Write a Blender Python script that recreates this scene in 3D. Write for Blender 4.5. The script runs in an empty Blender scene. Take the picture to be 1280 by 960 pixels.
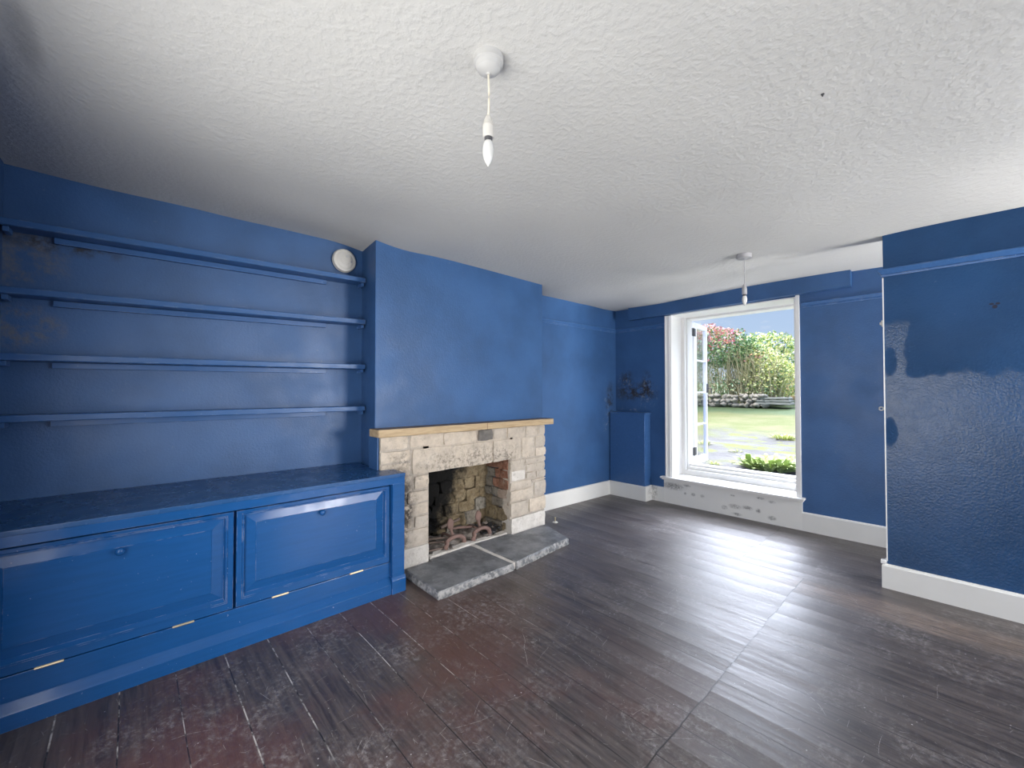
import bpy, bmesh, math, random
from mathutils import Vector, Matrix, noise
random.seed(7)
S = bpy.context.scene
C = S.collection
R = math.radians

# ------------------------------------------------------------------ helpers
def wloc(o):
    v = Vector((0, 0, 0))
    while o is not None:
        v += o.location; o = o.parent
    return v

def obj(name, bm, mats, parent=None, smooth=False, angle=None, local=False):
    if parent is not None and not local:
        bm.transform(Matrix.Translation(-wloc(parent)))
    me = bpy.data.meshes.new(name)
    bmesh.ops.recalc_face_normals(bm, faces=bm.faces)
    bm.to_mesh(me); bm.free()
    for m in (mats if isinstance(mats, (list, tuple)) else [mats]):
        me.materials.append(m)
    if smooth:
        for p in me.polygons: p.use_smooth = True
        if angle: me.set_sharp_from_angle(angle=R(angle))
    o = bpy.data.objects.new(name, me); C.objects.link(o)
    if parent is not None: o.parent = parent
    return o

def tag(o, label, cat, group=None):
    o['label'] = label; o['category'] = cat
    if group: o['group'] = group
    return o

def thing(name, loc, label, cat, group=None, rz=0.0):
    o = bpy.data.objects.new(name, None); C.objects.link(o)
    o.location = loc; o.rotation_euler = (0, 0, rz); o.empty_display_size = .05
    return tag(o, label, cat, group)

def struct(name, bm, mat, parent=None, **k):
    o = obj(name, bm, mat, parent, **k)
    if parent is None: o['kind'] = 'structure'
    return o

def copy_tree(o, parent=None):
    kids = [c for c in bpy.data.objects if c.parent == o]
    c = o.copy(); C.objects.link(c)
    if parent is not None: c.parent = parent
    for k in kids: copy_tree(k, c)
    return c

def nvec(p):
    return Vector((noise.noise(p), noise.noise(p + Vector((31.7, 5.2, 11.3))), noise.noise(p + Vector((7.9, 47.1, 23.8)))))

def BM(): return bmesh.new()

def box(bm, x0, x1, y0, y1, z0, z1, bev=0.0, mi=0):
    vs = [bm.verts.new(p) for p in ((x0,y0,z0),(x1,y0,z0),(x1,y1,z0),(x0,y1,z0),(x0,y0,z1),(x1,y0,z1),(x1,y1,z1),(x0,y1,z1))]
    fs = [bm.faces.new([vs[i] for i in f]) for f in ((0,3,2,1),(4,5,6,7),(0,1,5,4),(1,2,6,5),(2,3,7,6),(3,0,4,7))]
    for f in fs: f.material_index = mi
    if bev > 0:
        es = list({e for f in fs for e in f.edges})
        r = bmesh.ops.bevel(bm, geom=es, offset=bev, segments=2, affect='EDGES', profile=.6)
        for f in r['faces']: f.material_index = mi
    return vs

def prism(bm, prof, a, b, axis='y', bev=0.0):
    """extrude a 2-D closed profile from a to b; profile is (x,z) for axis y, (y,z) for axis x, (x,y) for axis z"""
    def P(p, t):
        return {'y': (p[0], t, p[1]), 'x': (t, p[0], p[1]), 'z': (p[0], p[1], t)}[axis]
    A = [bm.verts.new(P(p, a)) for p in prof]; B = [bm.verts.new(P(p, b)) for p in prof]
    n = len(prof)
    fs = [bm.faces.new(A), bm.faces.new(B[::-1])]
    for i in range(n): fs.append(bm.faces.new((A[i], B[i], B[(i+1) % n], A[(i+1) % n])))
    if bev:
        bmesh.ops.bevel(bm, geom=list({e for f in fs for e in f.edges}), offset=bev, segments=2, affect='EDGES', profile=.6)

def lathe(bm, prof, c=(0,0,0), n=32, axis='z'):
    rings = []
    for r, h in prof:
        ring = []
        for i in range(n):
            a = 2*math.pi*i/n; u, v = r*math.cos(a), r*math.sin(a)
            p = {'z': (u, v, h), 'x': (h, u, v), 'y': (u, h, v)}[axis]
            ring.append(bm.verts.new((c[0]+p[0], c[1]+p[1], c[2]+p[2])))
        rings.append(ring)
    for A, B in zip(rings, rings[1:]):
        for i in range(n): bm.faces.new((A[i], A[(i+1) % n], B[(i+1) % n], B[i]))
    if prof[0][0] > 1e-6: bm.faces.new(rings[0][::-1])
    if prof[-1][0] > 1e-6: bm.faces.new(rings[-1])
    bmesh.ops.remove_doubles(bm, verts=[v for r in (rings[0], rings[-1]) for v in r], dist=1e-6)

def tube(bm, pts, rad, n=8, cap=True):
    pts = [Vector(p) for p in pts]
    rad = rad if isinstance(rad, (list, tuple)) else [rad]*len(pts)
    rings = []; up = Vector((0, 0, 1))
    for i, p in enumerate(pts):
        t = (pts[min(i+1, len(pts)-1)] - pts[max(i-1, 0)]).normalized()
        s = t.cross(up)
        if s.length < 1e-3: s = t.cross(Vector((1, 0, 0)))
        s.normalize(); q = s.cross(t)
        rings.append([bm.verts.new(p + rad[i]*(math.cos(2*math.pi*k/n)*s + math.sin(2*math.pi*k/n)*q)) for k in range(n)])
    for A, B in zip(rings, rings[1:]):
        for i in range(n): bm.faces.new((A[i], A[(i+1) % n], B[(i+1) % n], B[i]))
    if cap: bm.faces.new(rings[0][::-1]); bm.faces.new(rings[-1])

def lump(bm, c, r, seed=0, amp=.3, sub=2, mi=0, freq=1.7):
    res = bmesh.ops.create_icosphere(bm, subdivisions=sub, radius=1.0)
    vs = res['verts']
    for v in vs:
        n = v.co.normalized()
        k = 1 + amp*noise.noise(n*freq + Vector((seed*3.1, seed*1.7, seed*.9)))
        v.co = Vector(c) + Vector((n.x*r[0]*k, n.y*r[1]*k, n.z*r[2]*k))
    for f in {f for v in vs for f in v.link_faces}: f.material_index = mi

def stone(bm, lo, hi, axis, rough=.006, seed=0, mi=0, step=.05, push=0.0):
    """a rough-dressed stone block: box gridded on every side, rounded edges, noisy faces"""
    lo, hi = Vector(lo), Vector(hi); d = hi - lo
    n = [max(2, min(7, int(d[i]/step)+1)) for i in range(3)]
    vmap = {}
    def V(i, j, k):
        key = (i, j, k)
        if key not in vmap:
            p = Vector((lo[0]+d[0]*i/n[0], lo[1]+d[1]*j/n[1], lo[2]+d[2]*k/n[2]))
            c = (lo+hi)/2; ex = sum(1 for q, m in zip(key, n) if q in (0, m))
            q = nvec(p*9 + Vector((seed*7.3, seed*2.9, seed*5.1)))
            q2 = nvec(p*31 + Vector((seed*1.3, seed*4.9, seed*2.1)))
            p2 = p + q*rough + q2*rough*.5
            if ex >= 2: p2 += (c-p).normalized()*min(.005, min(d)*.10)*(ex-1)
            vmap[key] = bm.verts.new(p2)
        return vmap[key]
    fs = []
    for a in range(3):
        b, c = (a+1) % 3, (a+2) % 3
        for s in (0, n[a]):
            for i in range(n[b]):
                for j in range(n[c]):
                    q = []
                    for (u, v) in ((i, j), (i+1, j), (i+1, j+1), (i, j+1)):
                        key = [0, 0, 0]; key[a] = s; key[b] = u; key[c] = v
                        q.append(V(*key))
                    fs.append(bm.faces.new(q if s else q[::-1]))
    for f in fs: f.material_index = mi

# ------------------------------------------------------------------ material helper
class NT:
    def __init__(s, name):
        s.m = bpy.data.materials.new(name); s.m.use_nodes = True
        s.t = s.m.node_tree; s.n = s.t.nodes; s.l = s.t.links
        s.b = s.n['Principled BSDF']
        s.geo = s.n.new('ShaderNodeNewGeometry')
        s.pos = s.geo.outputs['Position']
    def put(s, sock, v):
        if hasattr(v, 'links') or isinstance(v, bpy.types.NodeSocket): s.l.new(v, sock)
        elif isinstance(v, (tuple, list)) and len(v) == 3 and sock.type == 'RGBA': sock.default_value = (*v, 1)
        else: sock.default_value = v
    def math(s, op, a, b=0.0, c=0.0, clamp=False):
        n = s.n.new('ShaderNodeMath'); n.operation = op; n.use_clamp = clamp
        s.put(n.inputs[0], a); s.put(n.inputs[1], b); s.put(n.inputs[2], c)
        return n.outputs[0]
    def vmath(s, op, a, b=(0, 0, 0)):
        n = s.n.new('ShaderNodeVectorMath'); n.operation = op
        s.put(n.inputs[0], a); s.put(n.inputs[1], b)
        return n.outputs['Value'] if op in ('LENGTH', 'DISTANCE', 'DOT_PRODUCT') else n.outputs[0]
    def noise(s, scale, vec=None, detail=4, rough=.55, dist=0.0, col=False):
        n = s.n.new('ShaderNodeTexNoise'); n.inputs['Scale'].default_value = scale
        n.inputs['Detail'].default_value = detail; n.inputs['Roughness'].default_value = rough
        n.inputs['Distortion'].default_value = dist
        s.l.new(vec if vec is not None else s.pos, n.inputs['Vector'])
        return n.outputs['Color' if col else 'Fac']
    def vor(s, scale, vec=None, feat='F1', out='Distance'):
        n = s.n.new('ShaderNodeTexVoronoi'); n.feature = feat; n.inputs['Scale'].default_value = scale
        s.l.new(vec if vec is not None else s.pos, n.inputs['Vector'])
        return n.outputs[out]
    def white(s, v):
        n = s.n.new('ShaderNodeTexWhiteNoise'); n.noise_dimensions = '3D'; s.put(n.inputs['Vector'], v)
        return n.outputs['Value']
    def mr(s, v, a, b, c=0.0, d=1.0, smooth=True):
        n = s.n.new('ShaderNodeMapRange'); n.interpolation_type = 'SMOOTHSTEP' if smooth else 'LINEAR'
        s.put(n.inputs['Value'], v)
        for k, x in (('From Min', a), ('From Max', b), ('To Min', c), ('To Max', d)): s.put(n.inputs[k], x)
        return n.outputs[0]
    def mix(s, f, a, b, mode='MIX'):
        n = s.n.new('ShaderNodeMix'); n.data_type = 'RGBA'; n.blend_type = mode
        s.put(n.inputs[0], f); s.put(n.inputs[6], a); s.put(n.inputs[7], b)
        return n.outputs[2]
    def ramp(s, v, stops):
        n = s.n.new('ShaderNodeValToRGB'); r = n.color_ramp
        while len(r.elements) < len(stops): r.elements.new(.5)
        for e, (p, c) in zip(r.elements, stops): e.position = p; e.color = (*c, 1)
        s.put(n.inputs[0], v); return n.outputs[0]
    def sep(s, v=None):
        n = s.n.new('ShaderNodeSeparateXYZ'); s.l.new(v if v is not None else s.pos, n.inputs[0]); return n.outputs
    def comb(s, x, y, z):
        n = s.n.new('ShaderNodeCombineXYZ')
        for i, v in enumerate((x, y, z)): s.put(n.inputs[i], v)
        return n.outputs[0]
    def blob(s, c, r, wob=.5, nscale=9, hard=.35):
        """irregular patch about point c with radii r: 1 inside, 0 outside"""
        v = s.vmath('DIVIDE', s.vmath('SUBTRACT', s.pos, c), r)
        d = s.vmath('LENGTH', v)
        d = s.math('ADD', d, s.math('MULTIPLY', s.math('SUBTRACT', s.noise(nscale, detail=6, rough=.65), .5), wob*2.6))
        return s.mr(d, 1+hard, 1-hard)
    def bump(s, h, strength=.3, dist=.01, prev=None):
        n = s.n.new('ShaderNodeBump'); n.inputs['Strength'].default_value = strength
        n.inputs['Distance'].default_value = dist
        s.put(n.inputs['Height'], h)
        if prev is not None: s.l.new(prev, n.inputs['Normal'])
        return n.outputs[0]
    def out(s, col=None, rough=None, normal=None, **k):
        if col is not None: s.put(s.b.inputs['Base Color'], col)
        if rough is not None: s.put(s.b.inputs['Roughness'], rough)
        if normal is not None: s.l.new(normal, s.b.inputs['Normal'])
        for n, v in k.items(): s.put(s.b.inputs[n.replace('_', ' ')], v)
        return s.m

BLUE = (.036, .098, .238)

def wall_paint(name, base=BLUE, rough=.42, stains=(), gloss=None, bumpk=.25, spec=.30):
    t = NT(name)
    n1 = t.noise(2.2, detail=5); n2 = t.noise(60, detail=3)
    col = t.mix(t.mr(n1, .3, .7), tuple(c*.86 for c in base), tuple(c*1.14 for c in base))
    fl = t.mr(t.noise(38, detail=2, rough=.4), .735, .77)          # odd scuffs
    col = t.mix(t.math('MULTIPLY', fl, .3), col, (.12, .17, .27))
    rg = t.mr(t.noise(5), .3, .7, rough-.07, rough+.07)
    for kind, c, r in stains:
        if kind == 'mould':
            k = t.math('MULTIPLY', t.blob(c, r, .55, 6, .7), t.mr(t.noise(13, detail=9, rough=.72), .40, .60))
            col = t.mix(t.math('MULTIPLY', k, .93), col, (.028, .026, .027)); rg = t.math('ADD', rg, t.math('MULTIPLY', k, .3))
        elif kind == 'bare':
            k = t.math('MULTIPLY', t.blob(c, r, .45, 9, .7), t.mr(t.noise(22, detail=9, rough=.75, dist=.6), .52, .66))
            col = t.mix(t.math('MULTIPLY', k, .6), col, (.30, .33, .38))
        elif kind == 'damp':
            k = t.math('MULTIPLY', t.blob(c, r, .6, 7, .4), t.mr(t.noise(15, detail=6, rough=.7), .38, .66))
            col = t.mix(t.math('MULTIPLY', k, .8), col, (.14, .145, .16))
        elif kind == 'scar':
            k = t.blob(c, r, .15, 40, .2); col = t.mix(t.math('MULTIPLY', k, .85), col, (.022, .02, .03))
    if gloss: rg, col, spec = gloss(t, rg, col)
    nb = t.bump(t.noise(85, detail=3, rough=.6), bumpk, .006)
    nb = t.bump(t.noise(5, detail=2), .07, .02, nb)
    return t.out(col, rg, nb, Specular_IOR_Level=spec)

def pillar_gloss(t, rg, col):
    x, y, z = t.sep()
    w = t.math('MULTIPLY', t.math('SUBTRACT', t.noise(9, detail=5), .5), .16)
    low = t.mr(t.math('ADD', z, w), 1.425, 1.39)
    strip = t.math('MULTIPLY', t.mr(t.math('ADD', x, t.math('MULTIPLY', w, .6)), -.215, -.235), t.mr(t.math('ADD', z, w), 1.78, 1.70))
    spot = t.blob((-.315, 3.71, 1.50), (.035, .1, .09), .4, 16, .2)
    spot2 = t.blob((-.315, 3.71, 1.03), (.035, .1, .09), .4, 16, .2)
    g = t.math('MAXIMUM', low, strip)
    g = t.math('MULTIPLY', g, t.math('SUBTRACT', 1.0, t.math('MAXIMUM', spot, spot2)))
    return t.mix(g, t.math('ADD', rg, .2), t.mr(t.noise(16), .3, .7, .21, .29)), col, t.mr(g, 0, 1, .20, .34)

M = {}
M['wall'] = wall_paint('blue_wall_paint')
M['wall_alcove'] = wall_paint('blue_alcove_wall_paint', rough=.46, spec=.46, stains=[('damp', (-3.16, -.42, 1.98), (.25, .16, .15)), ('mould', (-3.15, -.26, 2.06), (.25, .18, .04)), ('damp', (-3.16, -.4, 1.62), (.25, .14, .1))])
M['wall_window'] = wall_paint('blue_window_wall_paint', stains=[('mould', (-2.76, 4.65, 1.29), (.24, .2, .09)), ('mould', (-2.60, 4.65, 1.36), (.07, .2, .13)), ('mould', (-2.87, 4.65, 1.43), (.07, .2, .11)), ('bare', (-2.60, 4.65, 1.27), (.12, .2, .15)), ('bare', (-2.86, 4.65, 1.40), (.10, .2, .10)), ('bare', (-2.80, 4.65, 1.075), (.14, .2, .03)), ('bare', (-2.97, 4.65, 1.36), (.03, .1, .12))])
M['wall_far'] = wall_paint('blue_far_wall_paint', stains=[('bare', (-3.03, 4.46, 1.12), (.1, .05, .22)), ('mould', (-3.03, 4.52, 1.15), (.1, .06, .2)), ('bare', (-3.03, 4.42, .86), (.1, .04, .1))])
M['pillar'] = wall_paint('blue_gloss_wall_paint', (.015, .058, .150), gloss=pillar_gloss, bumpk=.34,
                         stains=[('scar', (.146, 3.71, 1.795), (.010, .2, .011)), ('scar', (.134, 3.71, 1.812), (.009, .2, .006)), ('scar', (.158, 3.71, 1.812), (.009, .2, .006))])

def joinery(name, base, rough=.30, wear=.5, bk=.08):
    t = NT(name)
    x, y, z = t.sep()
    st = t.comb(t.math('MULTIPLY', x, 14), t.math('MULTIPLY', y, 1.2), t.math('MULTIPLY', z, 14))
    g = t.noise(4, st, detail=5)
    col = t.mix(t.mr(g, .3, .7), tuple(c*.95 for c in base), tuple(c*1.05 for c in base))
    sp = t.mr(t.noise(75, detail=3, rough=.5), .735, .76)
    col = t.mix(t.math('MULTIPLY', sp, wear), col, (.35, .42, .55))
    ed = t.n.new('ShaderNodeBevel'); ed.inputs['Radius'].default_value = .004; ed.samples = 4
    dd = t.vmath('DOT_PRODUCT', ed.outputs[0], t.geo.outputs['Normal'])
    k = t.math('MULTIPLY', t.mr(dd, .97, .88), t.mr(t.noise(11, detail=5), .48, .60))
    col = t.mix(t.math('MULTIPLY', k, wear), col, (.45, .50, .62))
    nb = t.bump(t.noise(6, st, detail=6), bk, .004)
    return t.out(col, t.mr(t.noise(9), .3, .7, rough-.05, rough+.06), nb, Specular_IOR_Level=.30)
M['joinery'] = joinery('blue_gloss_joinery', (.011, .078, .245), .20, bk=.03)
M['shelfpaint'] = joinery('blue_shelf_paint', (.041, .112, .275), .34, .6)
M['worktop'] = joinery('blue_worktop_paint', (.020, .078, .21), .28, .4)

def plain(name, col, rough=.5, var=.06, bumpk=0.0, bscale=80, **k):
    t = NT(name)
    c = t.mix(t.noise(8, detail=4), tuple(v*(1-var) for v in col), tuple(min(1, v*(1+var)) for v in col))
    nb = t.bump(t.noise(bscale), bumpk, .004) if bumpk else None
    return t.out(c, rough, nb, **k)
M['white'] = plain('white_gloss_paint', (.80, .79, .77), .32, .03, .06, 30)
M['plastic'] = plain('white_plastic', (.50, .495, .48), .40, .02)
M['plastic_old'] = plain('yellowed_white_plastic', (.58, .56, .52), .4, .02)
M['cord'] = plain('cream_flex', (.74, .68, .56), .5, .03)
M['bulb'] = plain('opal_bulb_glass', (.62, .62, .60), .15, .01)
M['grey_plastic'] = plain('dusty_grey_plastic', (.36, .355, .37), .45, .05)
M['brass'] = plain('worn_brass', (.62, .52, .34), .38, .1, Metallic=.8)
M['dark_metal'] = plain('dark_iron', (.07, .07, .075), .5, .15, .15)
M['dark'] = plain('dark_recess', (.008, .010, .016), .9)
M['rust'] = plain('rusty_iron', (.20, .125, .105), .85, .35, .5, 110)
M['twig'] = plain('charred_wood', (.16, .12, .10), .9, .5, .4, 90)
M['coal'] = plain('coal', (.018, .018, .020), .5, .4, .5, 60)
t = NT('ash_bed'); c = t.mix(t.mr(t.noise(14, detail=8, rough=.7), .38, .62), (.22, .185, .165), (.70, .63, .58)); M['ash'] = t.out(c, .95, t.bump(t.noise(60, detail=6), .8, .01))

def trim_dirty():
    t = NT('white_trim_with_mould_spots')
    x, y, z = t.sep()
    base = t.mix(t.noise(5, detail=5), (.70, .695, .67), (.80, .79, .765))
    spots = [(-2.27, .205, .13, .035), (-2.10, .235, .04, .012), (-2.03, .15, .022, .015), (-1.93, .15, .02, .015), (-2.12, .145, .012, .012),
             (-1.62, .215, .02, .008), (-1.36, .235, .03, .012), (-1.26, .215, .025, .012), (-1.60, .105, .05, .02), (-1.48, .115, .045, .018),
             (-1.38, .105, .02, .018), (-1.26, .06, .03, .02), (-1.70, .075, .025, .02), (-1.58, .03, .04, .014)]
    k = 0.0
    for (sx, sz, rx, rz) in spots:
        b = t.blob((sx, 4.63, sz), (rx, .3, rz), .18, 30, .6)
        k = b if isinstance(k, float) else t.math('MAXIMUM', k, b)
    k = t.math('MULTIPLY', k, t.mr(t.noise(60, detail=7, rough=.75), .34, .62))
    col = t.mix(t.math('MULTIPLY', k, .85), base, (.13, .13, .125))
    return t.out(col, .4, t.bump(t.noise(18, detail=4), .12, .01))
M['apron'] = trim_dirty()
t = NT('white_skirting_paint')
k = t.math('MULTIPLY', t.blob((-2.50, 4.63, .10), (.04, .1, .08), .3, 16, .6), t.mr(t.noise(40, detail=7, rough=.7), .44, .62))
M['skirting'] = t.out(t.mix(t.math('MULTIPLY', k, .8), t.mix(t.noise(6), (.66, .655, .635), (.74, .735, .715)), (.15, .15, .14)), .42, t.bump(t.noise(14), .08, .01))

# ceiling: textured white paint
t = NT('ceiling_paint')
v1 = t.noise(42, detail=3, rough=.5); v2 = t.noise(95, detail=2)
h = t.math('ADD', t.mr(v1, .38, .66), t.math('MULTIPLY', v2, .5))
sm = t.blob((-1.86, -.24, 2.36), (.16, .03, .2), .35, 9, .6)
col = t.mix(t.noise(1.6, detail=5), (.565, .557, .53), (.635, .627, .60))
col = t.mix(t.math('MULTIPLY', sm, .5), col, (.25, .25, .26))
M['ceiling'] = t.out(col, .85, t.bump(h, .21, .007))

# floor: dark stained boards running along x
t = NT('stained_floorboards')
x, y, z = t.sep()
W = .187
wob = t.math('MULTIPLY', t.math('SUBTRACT', t.noise(1.2, detail=2), .5), .012)
yy = t.math('ADD', t.math('ADD', y, .011), wob)
jx = t.math('ADD', t.mr(y, 3.46, 3.48, -.755, -1.172, False), t.math('MULTIPLY', t.math('SUBTRACT', t.noise(4), .5), .03))
side = t.math('GREATER_THAN', x, jx)
yy = t.math('ADD', yy, t.math('MULTIPLY', side, .083))
u = t.math('DIVIDE', yy, W); idx = t.math('FLOOR', u); fr = t.math('SUBTRACT', u, idx)
rnd = t.white(t.comb(idx, side, 3.3)); rnd2 = t.white(t.comb(idx, side, 9.1))
st = t.comb(t.math('ADD', t.math('MULTIPLY', x, 1.1), t.math('MULTIPLY', rnd, 9)), t.math('MULTIPLY', y, 17), rnd)
grain = t.noise(3.2, st, detail=8, rough=.68, dist=.4)
col = t.mix(t.mr(grain, .34, .68), (.028, .022, .021), (.095, .076, .070))
red = t.math('MULTIPLY', t.math('MULTIPLY', t.mr(t.noise(1.3, detail=5, rough=.6), .42, .60), t.mr(x, -.35, -.95)), t.mr(y, 2.3, 1.2))
col = t.mix(t.math('MULTIPLY', red, .85), col, t.mix(t.noise(24, st, detail=5), (.045, .017, .014), (.125, .060, .048)))
col = t.mix(t.math('MULTIPLY', rnd, .22), col, (.055, .045, .043))
worn = t.math('MULTIPLY', t.blob((-.15, 3.32, 0), (1.0, .13, .3), .45, 6, .5), t.mr(t.noise(12, st, detail=6), .38, .62))
col = t.mix(t.math('MULTIPLY', worn, .75), col, (.23, .165, .125))
dust = t.math('MULTIPLY', t.mr(t.noise(2.2, detail=7, rough=.74), .44, .66), t.mr(t.noise(34, detail=7, rough=.8), .44, .66))
col = t.mix(t.math('MULTIPLY', dust, .75), col, (.26, .245, .245))
# scratches: one short, slightly bent line in each cell of a few cell grids
scr = 0.0
wrp = t.vmath('SCALE', t.noise(3.0, detail=2, col=True), (0, 0, 0)); wrp.node.inputs['Scale'].default_value = .10
for (sc, hw, ln_, gate, off) in ((2.3, .0016, .16, .45, 0.0), (3.7, .0012, .10, .40, 5.3), (6.5, .0010, .055, .45, 11.7), (11.0, .0009, .03, .5, 2.9), (17.0, .0011, .016, .45, 7.7)):
    p0 = t.vmath('ADD', t.vmath('ADD', t.pos, wrp), (off, off*.7, 0)); p0 = t.vmath('MULTIPLY', p0, (1, 1, 0))
    v = t.n.new('ShaderNodeTexVoronoi'); v.voronoi_dimensions = '2D'; v.inputs['Scale'].default_value = sc; t.l.new(p0, v.inputs['Vector'])
    d = t.sep(t.vmath('SUBTRACT', p0, v.outputs['Position'])); cr, cg, cb = t.sep(v.outputs['Color'])
    a = t.math('MULTIPLY', cr, 6.283); ca, sa = t.math('COSINE', a), t.math('SINE', a)
    across = t.math('ABSOLUTE', t.math('ADD', t.math('MULTIPLY', d[0], ca), t.math('MULTIPLY', d[1], sa)))
    along = t.math('ABSOLUTE', t.math('SUBTRACT', t.math('MULTIPLY', d[1], ca), t.math('MULTIPLY', d[0], sa)))
    L_ = t.math('MULTIPLY', cb, ln_)
    m = t.math('MULTIPLY', t.mr(across, hw, hw*.3), t.mr(along, L_, t.math('MULTIPLY', L_, .6)))
    m = t.math('MULTIPLY', m, t.math('GREATER_THAN', cg, gate))
    scr = m if isinstance(scr, float) else t.math('MAXIMUM', scr, m)
scr = t.math('MULTIPLY', scr, t.mr(t.noise(60, detail=3), .36, .52))
col = t.mix(t.math('MULTIPLY', scr, .62), col, (.34, .325, .315))
spk = t.mr(t.vor(24, out='Distance'), .085, .04)
spk = t.math('MULTIPLY', spk, t.mr(t.noise(3.1, detail=4), .50, .62))
col = t.mix(t.math('MULTIPLY', spk, .75), col, (.50, .49, .48))
seamw = t.mr(t.white(t.comb(idx, side, 5.5)), 0, 1, .008, .024, False)
edge = t.math('MINIMUM', fr, t.math('SUBTRACT', 1.0, fr))
seam = t.mr(edge, seamw, t.math('MULTIPLY', seamw, .4))
joint = t.mr(t.math('ABSOLUTE', t.math('SUBTRACT', x, jx)), .0045, .0015)
pale = t.math('MULTIPLY', t.mr(x, -1.35, -1.75), t.mr(t.noise(7, detail=5, rough=.7), .44, .60))
pale = t.math('MULTIPLY', pale, t.mr(y, 2.0, 1.5))
seamcol = t.mix(pale, (.006, .005, .005), (.44, .41, .38))
col = t.mix(t.math('MULTIPLY', seam, .9), col, seamcol)
col = t.mix(t.math('MULTIPLY', joint, .9), col, (.006, .005, .005))
rg = t.math('ADD', t.mr(grain, .3, .7, .32, .44), t.math('MULTIPLY', t.math('SUBTRACT', t.noise(1.8, st, detail=3), .5), .16))
rg = t.math('ADD', rg, t.math('MULTIPLY', t.math('ADD', dust, scr), .14))
rg = t.math('ADD', rg, t.math('MULTIPLY', rnd2, .05))
hgt = t.math('SUBTRACT', t.math('MULTIPLY', grain, .35), t.math('MAXIMUM', seam, joint))
cup = t.math('MULTIPLY', t.math('MULTIPLY', edge, edge), 1.2)
nb = t.bump(hgt, .12, .003)
nb = t.bump(cup, 1.0, .007, nb)
nb = t.bump(t.noise(2.2, st, detail=2), .09, .004, nb)
M['floor'] = t.out(col, rg, nb, Specular_IOR_Level=.8)

# stone
def stone_mat(name, a, b, soot=True, wash=.25):
    t = NT(name)
    ri = t.geo.outputs['Random Per Island']
    x, y, z = t.sep()
    n = t.noise(13, detail=8, rough=.7)
    col = t.mix(t.mr(n, .32, .68), a, b)
    col = t.mix(t.math('MULTIPLY', ri, .55), col, (.37, .34, .305))
    dk = t.mr(t.noise(21, detail=8, rough=.75), .50, .68)
    col = t.mix(t.math('MULTIPLY', dk, .38), col, (.20, .175, .15))
    w = t.mr(t.noise(6, detail=7, rough=.7), .48, .64)
    col = t.mix(t.math('MULTIPLY', w, wash), col, (.74, .68, .60))
    pit = t.mr(t.noise(48, detail=5, rough=.7), .60, .70)
    col = t.mix(t.math('MULTIPLY', pit, .45), col, (.12, .10, .085))
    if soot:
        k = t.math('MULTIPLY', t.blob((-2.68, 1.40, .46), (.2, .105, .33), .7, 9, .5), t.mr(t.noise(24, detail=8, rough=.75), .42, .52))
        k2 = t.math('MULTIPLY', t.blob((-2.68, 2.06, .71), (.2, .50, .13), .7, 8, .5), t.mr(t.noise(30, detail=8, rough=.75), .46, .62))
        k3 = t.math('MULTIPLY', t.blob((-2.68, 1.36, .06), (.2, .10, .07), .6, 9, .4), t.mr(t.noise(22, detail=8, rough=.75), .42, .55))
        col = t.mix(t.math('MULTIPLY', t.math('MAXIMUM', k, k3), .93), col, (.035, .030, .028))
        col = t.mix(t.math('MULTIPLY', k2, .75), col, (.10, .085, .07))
    nb = t.bump(t.noise(40, detail=8, rough=.7), .7, .012)
    return t.out(col, .92, nb)
M['stone'] = stone_mat('pale_limestone', (.52, .44, .355), (.68, .585, .475))
M['stone_black'] = stone_mat('sooted_stone', (.035, .033, .034), (.10, .095, .09), False, .1)
M['stone_white'] = stone_mat('whitewashed_stone', (.66, .62, .57), (.80, .76, .71), False, .2)
M['brick'] = stone_mat('red_brick', (.33, .115, .065), (.48, .24, .16), False, .12)
M['mortar'] = stone_mat('lime_mortar', (.47, .40, .33), (.60, .52, .43))
def firebox_mat(name, a, b):
    t = NT(name)
    x, y, z = t.sep()
    col = t.mix(t.mr(t.noise(16, detail=8, rough=.7), .34, .66), a, b)
    col = t.mix(t.math('MULTIPLY', t.geo.outputs['Random Per Island'], .4), col, (.16, .12, .08))
    # near black towards the left and the top
    d = t.math('ADD', t.math('MULTIPLY', t.math('SUBTRACT', y, 2.19), -3.2), t.math('MULTIPLY', t.math('SUBTRACT', z, .50), 1.5))
    d = t.math('ADD', d, t.math('MULTIPLY', t.math('SUBTRACT', t.noise(9, detail=7, rough=.7), .5), 1.6))
    col = t.mix(t.math('MULTIPLY', t.mr(t.noise(33, detail=8, rough=.8), .50, .66), .7), col, (.035, .028, .022))
    col = t.mix(t.math('MULTIPLY', t.mr(t.noise(19, detail=8, rough=.75), .56, .68), .5), col, (.52, .45, .36))
    col = t.mix(t.mr(d, -.25, .45), col, (.006, .0055, .005))
    return t.out(col, .95, t.bump(t.noise(28, detail=9, rough=.75), 1.0, .03))
M['fb_stone'] = firebox_mat('ochre_firebox_stone', (.24, .175, .095), (.46, .37, .23))
M['fb_brick'] = firebox_mat('firebox_brick', (.33, .13, .075), (.52, .28, .19))
M['fb_grey'] = firebox_mat('firebox_grey_stone', (.27, .25, .21), (.44, .40, .34))
M['fb_pale'] = firebox_mat('firebox_pale_plaster', (.50, .38, .30), (.64, .50, .40))
t = NT('grey_slate')
c = t.mix(t.mr(t.noise(7, detail=8, rough=.7), .35, .65), (.095, .10, .108), (.19, .195, .205))
c = t.mix(t.math('MULTIPLY', t.mr(t.noise(28, detail=6, rough=.75), .55, .7), .5), c, (.26, .26, .26))
ed = t.n.new('ShaderNodeBevel'); ed.inputs['Radius'].default_value = .012; ed.samples = 4
sx, sy, sz = t.sep(t.geo.outputs['True Normal'])
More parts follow.
